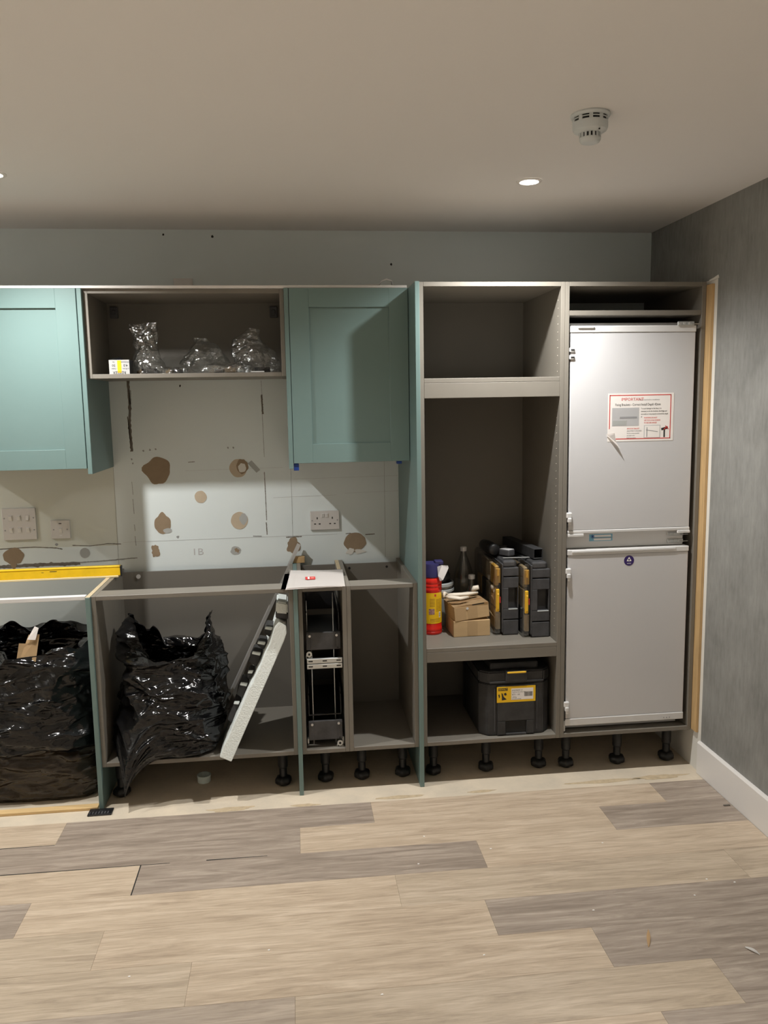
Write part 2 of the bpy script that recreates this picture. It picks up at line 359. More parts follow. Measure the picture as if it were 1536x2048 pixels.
patch('torn_patch', -.738,1.360,.028,.034, BROWN,7,.2, y=-.0012, d=.0004)
patch('filler_patch', -.738,1.352,.019,.021, PLASTER,8,.15, y=-.0016, d=.0004)
patch('torn_patch', -1.156,.972,.019,.027, BROWN,9,.35)
patch('filler_patch', -.785,.959,.024,.021, GRFILL,10,.12)
patch('torn_patch', -.780,.960,.011,.009, BROWN,11,.4, y=-.0012, d=.0004)
patch('torn_patch', -.513,.972,.030,.038, BROWN,12,.25)
patch('torn_patch', -.216,.980,.054,.046, BROWN,13,.10)
patch('torn_flap', -.238,.937,.020,.016, PLASTER,15,.35, y=-.0012, d=.0006)
patch('torn_flap', -.195,.934,.026,.010, PLASTER,16,.35, y=-.0012, d=.0006)
patch('torn_patch', -1.795,.970,.045,.042, BROWN,17,.14, spikes=((PI*1.5,.35,.6),))
patch('filler_patch', -1.476,.974,.023,.024, GRFILL,18,.03)
# grey strip of tape beside the filler, and odd scuffs
prism('tape_piece', [(-.712,1.372),(-.694,1.386),(-.655,1.340),(-.673,1.327)], -.001,-.0001, GRFILL, wb)
def streak(name, pts, wdt, m, seed, d=.0009, n=40):
    """ragged strip along a polyline in the wall plane"""
    L = []; R = []
    segs = list(zip(pts, pts[1:]))
    for i in range(n+1):
        t = i/n*len(segs); k = min(int(t), len(segs)-1); f = t-k
        a, b = segs[k]; p = Vector((a[0]+(b[0]-a[0])*f, a[1]+(b[1]-a[1])*f)); dr = Vector((b[0]-a[0], b[1]-a[1])).normalized(); nn = Vector((-dr.y, dr.x))
        w1 = wdt*(.55+.9*abs(noise.noise(Vector((t*4.1+i*.37,seed,0))))); w2 = wdt*(.55+.9*abs(noise.noise(Vector((i*.41,seed,5)))))
        L.append(p+nn*w1); R.append(p-nn*w2)
    bm = bmesh.new()
    a = [bm.verts.new((p.x,-d,p.y)) for p in L]; b = [bm.verts.new((p.x,-d,p.y)) for p in R]
    a0 = [bm.verts.new((p.x,-.0001,p.y)) for p in L]; b0 = [bm.verts.new((p.x,-.0001,p.y)) for p in R]
    for i in range(n):
        bm.faces.new((a[i],a[i+1],b[i+1],b[i])); bm.faces.new((a0[i],a0[i+1],a[i+1],a[i])); bm.faces.new((b[i],b[i+1],b0[i+1],b0[i]))
    bmesh.ops.recalc_face_normals(bm, faces=bm.faces[:])
    return link(name, bm, m, wb)
streak('adhesive_streak', [(-1.237,1.775),(-1.234,1.64),(-1.240,1.56),(-1.236,1.44)], .0085, GLUE, 1)
streak('adhesive_streak', [(-1.229,1.72),(-1.231,1.655)], .006, GRFILL, 2)
streak('adhesive_streak', [(-1.246,1.60),(-1.241,1.49)], .003, GLUE, 3)
for (za,zb,wd,sd) in ((1.755,1.68,.0012,4),(1.69,1.60,.0055,5),(1.60,1.40,.0014,6),(1.33,1.10,.0022,7),(1.09,1.03,.0028,8)):
    streak('crack_line', [(-.636+.0,za),(-.634,zb)], wd, GLUE if wd>.002 else PENCIL, sd)
for (za,zb,wd,sd) in ((1.30,1.24,.0012,21),(1.22,1.15,.0016,22),(1.10,1.07,.0016,23),(1.045,1.0,.0018,24)):
    streak('crack_line', [(-1.245,za),(-1.243,zb)], wd, PENCIL, sd)
for x,za,zb in ((-1.325,1.37,.90),(-.512,1.37,1.0),(-.068,1.385,.90)):
    streak('pencil_stroke', [(x,za),(x-.001,zb)], .0008, PENCIL, 9)
for z,xa,xb in ((1.292,-.50,-.002),(1.207,-.60,-.30),(1.218,-.26,-.002),(1.345,-1.0,-.55),(1.018,-1.30,-.30)):
    streak('pencil_stroke', [(xa,z),(xb,z+.004)], .0007, INKLG, 10)
streak('crack_line', [(-1.86,1.006),(-1.70,1.010),(-1.60,1.002),(-1.575,.996)], .0028, GLUE, 11)
streak('crack_line', [(-1.53,1.012),(-1.45,1.006),(-1.37,1.014),(-1.31,1.010)], .0024, GLUE, 12)
streak('adhesive_streak', [(-1.90,.922),(-1.70,.926),(-1.50,.926)], .011, GLUE, 13)
streak('adhesive_streak', [(-1.50,.930),(-1.38,.934),(-1.24,.942)], .0035, PENCIL, 14)
streak('crack_line', [(-.545,1.015),(-.47,1.016)], .003, GLUE, 15)
streak('crack_line', [(-.26,1.022),(-.235,1.024)], .002, GLUE, 16)
streak('crack_line', [(-.165,1.014),(-.12,1.016)], .003, GLUE, 17)
streak('crack_line', [(-.70,1.026),(-.66,1.024)], .003, PENCIL, 18)
streak('crack_line', [(-.985,1.384),(-.955,1.386)], .002, GLUE, 19)
for i,(x,z,s) in enumerate(((-1.045,2.405,.004),(-.83,2.398,.005),(-.02,2.278,.005),(-1.005,1.735,.004),(-1.185,1.442,.004),(-1.155,1.446,.004),(-1.13,1.448,.004),(-.80,1.447,.004),(-.775,1.447,.004),(-1.24,1.405,.004),(-1.236,1.385,.003),(-1.05,1.033,.006),(-1.60,1.018,.006))):
    patch('nail_hole', x,z,s,s*1.2, DARK if i<4 else PENCIL,30+i,.4, n=10, d=.0006)
text('pencil_letters', '1B', .045, (-.99,-.0004,.945), INKLG, wb, sx=1.2)

# ------------------------------------------------------------------ downlights
def downlight(x, y, label, on=True):
    t = thing('ceiling_downlight', label, 'downlight', (x,y,CEIL), group='recessed ceiling downlights')
    lathe('trim_ring', [(.046,-.0005),(.046,-.003),(.043,-.005),(.034,-.005),(.032,-.001)], PAINTW, t, n=32, cap=False)
    lathe('lens', [(.0325,-.0035),(.030,-.0045),(.001,-.0046)], LAMPM, t, n=24)
    l = bpy.data.lights.new('downlight_beam','SPOT'); l.energy = LAMP_W if y > -1 else BACK_W; l.color = LAMP_COLOR; l.spot_size = 2.5 if y > -1 else 1.2; l.spot_blend = 1.0; l.shadow_soft_size = .022
    lo = bpy.data.objects.new('downlight_beam', l); C.objects.link(lo); lo.location = (0,0,-.030); lo.parent = t
dl = ['lit round downlight in ceiling in front of the tall open cabinet','lit round downlight in ceiling cut by the left edge of the picture']
for i,(x,y) in enumerate(LIGHTS):
    downlight(x,y, dl[i] if i<2 else 'lit round downlight in the ceiling outside the picture')

# smoke detector
t = thing('smoke_detector','white domed smoke detector with slotted chamber on the ceiling','smoke detector',(.352,-1.535,CEIL))
lathe('mounting_base', [(.054,-.0003),(.055,-.004),(.053,-.008),(.050,-.010)], SMOKE, t, n=40)
lathe('vent_gap', [(.0455,-.009),(.0455,-.022)], DARK, t, n=32)
bm = bmesh.new()
for k in range(10):
    a = 2*PI*k/10; M = Matrix.Rotation(a,4,'Z'); abox(bm,.043,.0485,-.005,.005,-.023,-.009, M=M)
link('vent_rib', bm, SMOKE, t)
lathe('vent_disc', [(.0455,-.0145),(.049,-.0145),(.049,-.0165),(.0455,-.0165)], SMOKE, t, n=40)
lathe('body', [(.046,-.0215),(.0485,-.0225),(.0485,-.036),(.0455,-.044),(.034,-.050),(.031,-.051)], SMOKE, t, n=40)
lathe('chamber_core', [(.0255,-.050),(.0255,-.066)], DARK, t, n=32)
bm = bmesh.new()
for k in range(16):
    a = 2*PI*k/16; abox(bm,.0235,.0295,-.0028,.0028,-.066,-.050, M=Matrix.Rotation(a,4,'Z'))
link('chamber_rib', bm, SMOKE, t)
lathe('chamber_cap', [(.0297,-.063),(.0295,-.068),(.026,-.074),(.018,-.077),(.001,-.0775)], SMOKE, t, n=32)
lathe('indicator', [(.0022,-.0475),(.0022,-.0505)], DARK, t, c=(.012,-.038,0), n=10)

# ------------------------------------------------------------------ cabinets
legme = None
def make_leg(parent, x, y, base_z=LEG):
    global legme
    if legme is None:
        bm = bmesh.new()
        alathe(bm, [(.030,LEG-.0005),(.030,LEG-.008),(.021,LEG-.012),(.0205,.085),(.019,.080)], n=20)
        pr = []
        for i in range(12): pr += [(.0165,.082-i*.004),(.0140,.080-i*.004)]
        alathe(bm, pr+[(.015,.032)], n=16)
        alathe(bm, [(.018,.040),(.030,.034),(.0345,.026),(.0345,.012),(.030,.007),(.024,.004),(.022,.0006)], n=36, mod=lambda i,a: 1+(.07*math.cos(6*a) if 1<=i<=4 else 0))
        legme = bpy.data.meshes.new('leg'); bm.to_mesh(legme); bm.free(); legme.materials.append(BLACKP)
        legme.polygons.foreach_set('use_smooth',[True]*len(legme.polygons))
    o = bpy.data.objects.new('leg', legme); C.objects.link(o); o.parent = parent; o.location = (x,y,0); o.rotation_euler = (0,0,.3)
def end_panel(label, x0, y0, z0, z1, raw=False, y1=-.001):
    o = box('end_panel', 0,T, y0-y1,0, 0,z1-z0, TEAL)
    o.location = (x0,y1,z0)
    tag(o, label, 'end panel')
    if raw: box('raw_top_edge', .0005,T-.0005, y0-y1+.001,-.001, z1-z0-.0005,z1-z0+.0012, RAW, o, bev=0)
    return o
end_panel('teal end panel hanging between left teal door and open wall unit', XD, WPF, PBOT, TOP)
end_panel('teal end panel hanging between open wall unit and right teal door', XB, WPF, PBOT, TOP)
end_panel('floor-length teal end panel with pale raw top edge beside the leftmost bag', XD, PF, 0, BTOP, raw=True)
end_panel('floor-length teal end panel between the wide base unit and pull-out unit', XB, PF, 0, BTOP)
end_panel('tall full-height teal end panel beside the tall open cabinet', 0, PF, 0, TOP)

def cabinet(name, label, x0, x1, yf, z0, z1, yb=-.003, back=-.045, toprail=False, nobot=False, backon=True, cat='cabinet'):
    t = thing(name, label, cat, (x0,0,z0 if z0>1 else 0)); oz = t.location.z
    w_ = x1-x0; g = .0003
    box('side', g,T, yf,yb, z0-oz,z1-oz, CARC, t); box('side', w_-T,w_-g, yf,yb, z0-oz,z1-oz, CARC, t)
    box('bottom', T,w_-T, yf,yb if not backon else back-.0, z0-oz,z0+T-oz, CARC, t)
    if toprail:
        box('front_rail', T,w_-T, yf,yf+.10, z1-T-oz,z1-oz, CARC, t)
    else: box('top', T,w_-T, yf,yb, z1-T-oz,z1-oz, CARC, t)
    if backon: box('back_panel', T,w_-T, back,back+.008, z0-oz,z1-oz-(.012 if toprail else T), CARCB, t, bev=0)
    return t
def shaker_door(parent, x0, x1, yf, z0, z1, st=.082, th=.020):
    # one door part whose frame pieces and recessed panel are its sub-parts
    dp = box('door', x0+.0015,x1-.0015, yf+.008,yf+th, z0+.001,z1-.001, TEAL, parent)
    box('stile', x0+.0015,x0+st, yf,yf+.0082, z0+.001,z1-.001, TEAL, dp, .0008)
    box('stile', x1-st,x1-.0015, yf,yf+.0082, z0+.001,z1-.001, TEAL, dp, .0008)
    box('rail', x0+st,x1-st, yf,yf+.0082, z1-st+.004,z1-.001, TEAL, dp, .0008)
    box('rail', x0+st,x1-st, yf,yf+.0082, z0+.001,z0+st-.001, TEAL, dp, .0008)
    return dp
# left wall cabinet (runs out of the picture)
t = cabinet('wall_cabinet','teal shaker wall cabinet at the left edge above the switches', XD-.6, XD, WF-.004, WBOT, TOP, back=-.03)
shaker_door(t, 0,.6-.002, WPF, 0, TOP-WBOT)
# open bridging unit
UB = 1.760
t = cabinet('open_wall_unit','open taupe wall unit holding clear bags between two teal doors', XC, XB, WF, UB, TOP, back=-.03)
for x in (.05,.804-.05):
    bm = bmesh.new(); abox(bm, x-.018,x+.018,-.045,-.0305,.275,.325,.004,2); abox(bm, x-.008,x+.008,-.052,-.044,.29,.31,.003,2)
    link('hanging_bracket', bm, GREYBLK, t)
# right wall cabinet
t = cabinet('wall_cabinet','teal shaker wall cabinet half in shadow beside the tall end panel', XA, 0, WF-.004, WBOT, TOP, back=-.03)
shaker_door(t, .001,.499-.001, WPF, 0, TOP-WBOT)
for x in (.012,.452):
    bm = bmesh.new(); abox(bm, x-.011,x+.011,-.395,-.372,-.030 if x<.1 else -.012,-.0005,.001)
    o = link('protective_clip', bm, BLUEP, t); o['label'] = 'blue plastic corner clip'
# white strip added for the lit line above the wall units
o = box('lit_line_strip', XD-.6,-.004, -.392,-.375, 0,.011, PAINTW); o.location.z = TOP+.0005
tag(o,'thin white strip added for the lit line along the wall cabinet tops','strip')
pts = [(-.10+.012*math.cos(a)+.02*i*.05, -.30+.01*math.sin(a*.7), TOP+.004+.024*max(0,math.sin(a))) for i,a in enumerate([k*PI/9 for k in range(10)])]
o = tube('cable_end', [(-.22,-.29,TOP+.022),(-.16,-.30,TOP+.026),(-.115,-.35,TOP+.020),(-.105,-.36,TOP+.034),(-.085,-.365,TOP+.040),(-.065,-.36,TOP+.034),(-.05,-.30,TOP+.004)], .0028, WHITEP)
tag(o,'short white cable looping up from the top of the right wall cabinet','cable')

# base units
t = cabinet('base_unit','wide open taupe base unit holding a black bag and polystyrene', XC, XB, FR, LEG, BTOP, toprail=True)
for x in (.05,.735): make_leg(t, x, -.465); make_leg(t, x, -.10)
bm = bmesh.new(); abox(bm,.085,.125,-.0475,-.0445,.76,.80,.002); link('fixing_plate', bm, ZINC, t)
bm = bmesh.new(); alathe(bm, [(.010,-.052),(.010,-.045)], c=(.09,0,.862), n=14, axis='y'); link('cam_cover', bm, WHITEP, t)
t = cabinet('pull_out_unit','narrow open taupe base unit with a wire pull-out inside', XA, -.299, FR, LEG, BTOP, toprail=True)
make_leg(t, .098, -.455); make_leg(t, .098, -.10)
box('raw_top_edge', .2-T+.0005,.2-.0005, -.22,-.004, BTOP-.0005,BTOP+.0008, RAW, t, bev=0)
t = cabinet('base_unit','empty open taupe base unit between pull-out unit and tall panel', -.299, 0, FR, LEG, BTOP, toprail=True)
for x in (.058,.240): make_leg(t, x, -.455); make_leg(t, x, -.10)
for x in (.05,.23):
    bm = bmesh.new(); alathe(bm, [(.006,-.0465),(.006,-.0445)], c=(x,0,.862), n=10, axis='y'); link('fixing_hole', bm, DARK, t)
for (px,py,pz) in ((.028,-.10,.1935),(.24,-.09,.1935),(.262,-.30,.1935),(.265,-.42,.1935)):
    pass
# tall open housing
t = cabinet('tall_cabinet','tall open taupe cabinet with shelves holding tool cases', T, X1, FR, LEG, TOP, back=-.022)
W1 = X1-T
for z,zr in ((1.737,1.657),(.608,.546)):
    box('shelf', T+.0003,W1-T-.0003, FR+.001,-.023, z-.018,z, CARC, t)
    box('shelf_rail', T+.0003,W1-T-.0003, FR+.001,FR+.019, zr,z-.0185, CARC, t)
for x in (.06,.299,.542): make_leg(t, x, -.46)
for x in (.06,.542): make_leg(t, x, -.10)
bm = bmesh.new()
for z0_,z1_ in ((1.76,2.08),(.64,1.62)):
    z = z0_
    while z < z1_:
        alathe(bm, [(.0022,W1-T-.0008),(.0022,W1-T+.0002)], c=(0,-.528,z), n=8, axis='x'); z += .032
o = link('shelf_pin_hole', bm, mat('pale_hole',(.5,.45,.38),.8), t); o['kind'] = 'stuff'
# fridge housing
t = cabinet('fridge_housing','tall taupe housing around the white fridge freezer', X1, X2, FR, LEG, TOP, backon=False)
box('shelf', T+.0003,.604-T-.0003, FR+.001,-.10, 1.983,2.003, CARC, t)
for x in (.06,.300,.535): make_leg(t, x, -.475)
for x in (.06,.535): make_leg(t, x, -.10)
# timber batten fixed to right wall
bm = bmesh.new(); abox(bm, WR-.0132,WR-.0002, -.606,-.520, .178,2.104, .001)
o = link('timber_batten', bm, TIMBER); tag(o,'pale upright timber batten on the wall right of the fridge housing','batten')

# ------------------------------------------------------------------ fridge freezer
t = thing('fridge_freezer','white integrated fridge freezer with notice on upper door','fridge',(.918,0,LEG+T))
fx0, fx1 = .646-.918, 1.188-.918; oz = LEG+T
Z = lambda z: z-oz
box('cabinet_body', fx0+.004,fx1-.010, -.515,-.03, .004,Z(1.957), WHITE, t, .003,2)
ud = box('upper_door', fx0+.003,fx1, -.560,-.516, Z(1.092),Z(1.914), WHITE, t, .003,2)
box('top_cap', fx0+.001,fx1+.001, -.563,-.516, Z(1.9145),Z(1.942), WHITEP, ud, .003,2)
box('bottom_cap', fx0+.001,fx1+.001, -.563,-.516, Z(1.078),Z(1.0915), WHITEP, ud, .003,2)
box('pull_lip', fx0+.03,fx0+.10, -.569,-.562, Z(1.931),Z(1.941), WHITEP, ud, .003,2)
box('corner_block', fx0+.001,fx0+.07, -.566,-.556, Z(1.0655),Z(1.0775), WHITEP, ud, .002)
box('corner_block', fx1-.055,fx1+.002, -.566,-.556, Z(1.0655),Z(1.0775), WHITEP, ud, .002)
ld = box('lower_door', fx0+.003,fx1, -.560,-.516, Z(.258),Z(.984), WHITE, t, .003,2)
box('top_cap', fx0+.001,fx1+.001, -.563,-.516, Z(.9845),Z(1.008), WHITEP, ld, .003,2)
box('top_ridge', fx0+.02,fx1-.06, -.566,-.5625, Z(.996),Z(1.004), WHITEP, ld, .001)
box('bottom_cap', fx0+.001,fx1+.001, -.563,-.516, Z(.226),Z(.2575), WHITEP, ld, .003,2)
box('middle_strip', fx0+.004,fx1-.012, -.530,-.514, Z(1.01),Z(1.076), WHITEP, t, .002)
def hinge(zc, h, y=-.562):
    bm = bmesh.new(); abox(bm, fx1-.085,fx1-.012, y-.004,y, zc-h,zc+h,.002)
    abox(bm, fx1-.03,fx1+.006, y-.012,y-.003, zc-h*.4,zc-h*.1,.001)
    o = link('hinge', bm, ZINC, t); o['label'] = 'zinc hinge plate'
    for sx in (-.07,-.05,-.03):
        bm = bmesh.new(); alathe(bm, [(.0045,y-.0065),(.0045,y-.0035)], c=(fx1+sx-.005,0,zc), n=12, axis='y'); link('screw', bm, STEEL, o)
hinge(Z(1.948), .009, -.5655)
hinge(Z(1.058), .008, -.532); hinge(Z(1.028), .008, -.532)
for zc in (1.150,.910,.318):
    bm = bmesh.new(); abox(bm, fx0-.008,fx0+.016, -.572,-.556, Z(zc)-.004,Z(zc)+.020,.004,2); abox(bm, fx0-.004,fx0+.013, -.578,-.558, Z(zc)-.022,Z(zc)-.002,.004,2); abox(bm, fx0+.002,fx0+.016,-.568,-.556, Z(zc)-.036,Z(zc)-.020,.003,2)
    o = link('door_slide_clip', bm, WHITEP, t)
for zc in (1.845,1.815):
    bm = bmesh.new(); abox(bm, fx0-.003,fx0+.018, -.566,-.556, Z(zc)-.009,Z(zc)+.009,.003,2); o = link('slide_bracket', bm, WHITEP, t)
    bm = bmesh.new(); abox(bm, fx0+.002,fx0+.017, -.5672,-.5655, Z(zc)-.003,Z(zc)+.003); link('slot', bm, DARK, o)
bm = bmesh.new(); abox(bm, fx0-.006,fx0+.004,-.556,-.535,.006,.055,.002); link('foot_bracket', bm, ZINC, t)
for i in range(3):
    bm = bmesh.new(); alathe(bm, [(.0025,-.5645),(.0025,-.5625)], c=(fx1-.09+.013*i,0,Z(.238)), n=8, axis='y'); link('vent_dot', bm, INKG, ld)
# notice on the upper door
ox = -.918
def nx(x): return x+ox
yn = -.5605
NR = -.012
def quad(name, cx, cz, hw, hh, m, parent, y=yn, th=.0004, r=0):
    M = Matrix.Translation((cx,0,cz)) @ Matrix.Rotation(r,4,'Y'); bm = bmesh.new(); abox(bm,-hw,hw,y-th,y,-hh,hh,M=M); return link(name,bm,m,parent)
ncx, ncz = nx(.955), Z(1.562)
st = box('notice', ncx-.142,ncx+.146, yn-.0004,yn, ncz-.097,ncz+.103, PAPER, t, bev=0); st['label'] = 'white paper notice with red border'
bm = bmesh.new()
for (a,b,c,d) in ((-.136,.134,.093,.0965),(-.112,.134,-.0885,-.085),(-.136,-.1325,-.045,.0965),(.1305,.134,-.0885,.0965)): abox(bm, ncx+a,ncx+b, yn-.0007,yn-.0003, ncz+c,ncz+d)
link('red_border', bm, INKR, st)
yt = yn-.0005
text('headline','IMPORTANT', .0175, (ncx-.085,yt,ncz+.072), INKR, st, sx=1.0)
text('small_print','Please read before installation', .0075, (ncx-.008,yt,ncz+.073), INKG, st)
text('title','Fixing Brackets - Correct Install Depth 42mm', .0145, (ncx-.111,yt,ncz+.051), INKB, st, sx=.74)
quad('photo_panel', ncx-.065, ncz+.005, .059,.038, INKLG, st, yn-.0003)
bm = bmesh.new(); abox(bm, ncx-.09,ncx-.015, yn-.0010,yn-.0007, ncz-.002,ncz+.006, M=None); link('photo_detail', bm, INKG, st)
bm = bmesh.new(); abox(bm, ncx-.120,ncx-.060, yn-.0010,yn-.0007, ncz-.030,ncz-.010); link('photo_detail', bm, GRFILL, st)
for i,s in enumerate(('To avoid damage to the door, it is','necessary to fix the brackets, the fridge and','not inside or not properly screwed the depth','of')):
    text('small_print', s, .0085, (ncx+.002,yt,ncz+.036-i*.0115), INKB, st, sx=.76)
for i,s in enumerate(('WARNING DO NOT','USE TOO LONG SCREWS','TO SECURE HINGES')): text('small_print', s, .0085, (ncx+.016,yt,ncz-.003-i*.0105), INKR, st, sx=.75)
for i,s in enumerate(('IMPORTANT BRACKET','ADJUSTMENT IS REQUIRED','Use the screws provided','and refer to the','fitting instructions')): text('small_print', s, .0075, (ncx-.058,yt,ncz-.047-i*.0095), INKR if i==0 else INKG, st, sx=.72)
quad('drawing_panel', ncx+.053, ncz-.058, .036,.027, INKLG, st, yn-.0003)
quad('drawing_paper', ncx+.053, ncz-.058, .033,.0245, PAPER, st, yn-.0006)
quad('drawing_line', ncx+.052, ncz-.055, .026,.0012, INKG, st, yn-.0009, r=.15)
quad('drawing_line', ncx+.030, ncz-.060, .0015,.020, INKG, st, yn-.0009)
quad('hammer_handle', ncx+.107, ncz-.067, .0032,.016, INKB, st, yn-.0003)
quad('hammer_head', ncx+.108, ncz-.046, .015,.005, INKB, st, yn-.0003, r=-.25)
quad('hammer_flash', ncx+.118, ncz-.042, .010,.0016, INKR, st, yn-.0007, r=.8)
quad('hammer_flash', ncx+.112, ncz-.044, .010,.0016, INKR, st, yn-.0007, r=-.7)
# curled lower left corner of the notice
bm = bmesh.new()
vs = [bm.verts.new(p) for p in ((ncx-.150,yn-.004,ncz-.066),(ncx-.112,yn-.0012,ncz-.060),(ncx-.104,yn-.0012,ncz-.100),(ncx-.090,yn-.016,ncz-.128))]
bm.faces.new((vs[0],vs[1],vs[2],vs[3])); bmesh.ops.solidify(bm, geom=bm.faces[:], thickness=.0004); link('curled_corner', bm, PAPER, st)
# small door and strip labels
bm = bmesh.new(); alathe(bm, [(.0225,-.5608),(.0225,-.5600)], c=(nx(.921),0,Z(.953)), n=28, axis='y'); pl_ = link('recycling_sticker', bm, PURP, t); pl_['label'] = 'round purple sticker'
for a in (0,2*PI/3,4*PI/3):
    M = Matrix.Translation((nx(.921),0,Z(.957))) @ Matrix.Rotation(a,4,'Y'); bm = bmesh.new()
    vs = [bm.verts.new(M@Vector(p)) for p in ((-.006,-.5611,.004),(.000,-.5611,.0125),(.006,-.5611,.004),(.0025,-.5611,.003),(-.0025,-.5611,.003))]
    bm.faces.new(vs); link('arrow_mark', bm, PAPER, pl_)
text('sticker_text','RECYCLE', .006, (nx(.921),-.5610,Z(.9385)), PAPER, pl_, align='CENTER', sx=.7)
bl = box('energy_label', nx(.805)-.052,nx(.805)+.052, -.5306,-.530, Z(1.038),Z(1.068), LBLUE, t, bev=0); bl['label'] = 'pale blue label'
quad('label_line', nx(.812), Z(1.052), .045,.0012, INKG, bl, -.5307); quad('label_field', nx(.812), Z(1.060), .038,.004, PAPER, bl, -.5307); quad('label_field', nx(.812), Z(1.045), .038,.004, PAPER, bl, -.5307)
for a in range(4): quad('snowflake', nx(.768), Z(1.058), .0009,.010, BLUEP, bl, -.5309, r=a*PI/4)

# ------------------------------------------------------------------ electrical plates on back wall
def plate(name, label, x0,x1,z0,z1, cat, group=None):
    t = thing(name, label, cat, ((x0+x1)/2,0,(z0+z1)/2), group=group); hw = (x1-x0)/2; hh = (z1-z0)/2
    box('plate', -hw,hw, -.009,-.0004, -hh,hh, SATIN, t, .002,2)
    return t,hw,hh
def rocker(t, x, z, w_=.014, h=.022, tip=.2):
    o = box('rocker_surround', x-w_/2-.003,x+w_/2+.003, -.0102,-.0088, z-h/2-.003,z+h/2+.003, SATIN, t, .0005)
    M = Matrix.Translation((x,-.0100,z)) @ Matrix.Rotation(tip,4,'X')
    bm = bmesh.new(); abox(bm,-w_/2,w_/2,-.0028,.002,-h/2,h/2,.001,M=M); link('rocker', bm, SWITCH, o)
def screw(t,x,z):
    bm = bmesh.new(); alathe(bm,[(.0035,-.0098),(.0035,-.0088)],c=(x,0,z),n=12,axis='y'); link('screw',bm,INKG,t)
t,hw,hh = plate('switch_plate','large satin six-gang switch plate on the wall at the left edge',-1.829,-1.681,1.047,1.193,'switch')
for i in range(3):
    for j in range(2): rocker(t, -.037+.037*i, .028-.056*j, tip=.2 if (i,j)!=(2,0) else -.2)
for x,z in ((-.064,.028),(.064,.028),(-.064,-.028),(.064,-.028)): screw(t,x,z)
t,hw,hh = plate('switch_plate','small satin fused switch plate beside the six-gang switch',-1.618,-1.533,1.046,1.132,'switch')
rocker(t,0,-.004,.012,.022); screw(t,-.030,0); screw(t,.030,0)
box('neon_window', -.006,.006,-.0098,-.0088,.026,.030, DARK, t, bev=0); box('fuse_slot', -.006,.006,-.0098,-.0088,-.030,-.026, WHITEP, t, bev=0)
t,hw,hh = plate('double_socket','satin double socket on the bare wall below right teal door',-.428,-.289,1.046,1.137,'socket')
for x in (-.010,.010): rocker(t, x*.9, .024, .013,.018)
for sx in (-.036,.036):
    box('pin_slot', sx-.0025,sx+.0025,-.0094,-.0088,.006,.016, DARK, t, bev=0)
    for s2 in (-.011,.011): box('pin_slot', sx+s2-.0045,sx+s2+.0045,-.0094,-.0088,-.019,-.014, DARK, t, bev=0)
for x in (-.060,.060): screw(t,x,0)
t,hw,hh = plate('blank_plate','blank satin plate on the wall peeping above the open wall unit',-1.010,-.925,2.128,2.214,'socket')
screw(t,0,.005)

# ------------------------------------------------------------------ left gap: white rail, level, bag, batten
o = box('worktop_rail', -1.95,XD-.001, -.575,-.545, 0,.016, WHITEP); o.location.z = .884
tag(o,'thin white rail across the gap left of the leftmost floor panel','rail')
t = thing('spirit_level','long yellow spirit level lying along the back of the base units','spirit level',(-1.275,-.20,BTOP+.0015),(0,0,.02))
bm = bmesh.new(); abox(bm,-.95,0,-.012,.012,.008,.046,.002); link('body', bm, YELLOW, t)
box('edge_strip', -.95,-.010,-.0145,.0125,0,.0085, LEDGE, t); box('edge_strip', -.95,-.002,-.0135,.0125,.0455,.052, YELLOW, t)
box('end_cap', -.003,.004,-.0125,.0125,.004,.050, BLACKP, t)
box('end_cap', -.953,-.946,-.0125,.0125,.004,.050, BLACKP, t)
box('print_mark', -.30,-.27,-.0123,-.0119,.036,.039, INKB, t, bev=0); box('print_mark', -.335,-.325,-.0123,-.0119,.034,.036, INKB, t, bev=0)
o = box('floor_batten', -2.1,-1.345, -.018,.018, 0,.012, TIMBERX); o.location = (0,-.565,.0003); o.rotation_euler = (0,0,0)
tag(o,'pale timber batten lying on the floor in front of the leftmost bag','batten')
t = tag(box('packer', -.05,.045,-.030,.022,0,.006, BLACKP, bev=.001),'black plastic packer under the foot of the leftmost floor panel','packer'); t.location = (-1.325,-.600,.0005)
for k in range(7): box('rib', -.045+.012*k,-.040+.012*k,-.025,-.005,.006,.0072, GREYBLK, t, bev=0)
# the packer lies in front of the panel foot
t.location = (-1.325,-.6045,.0005); 

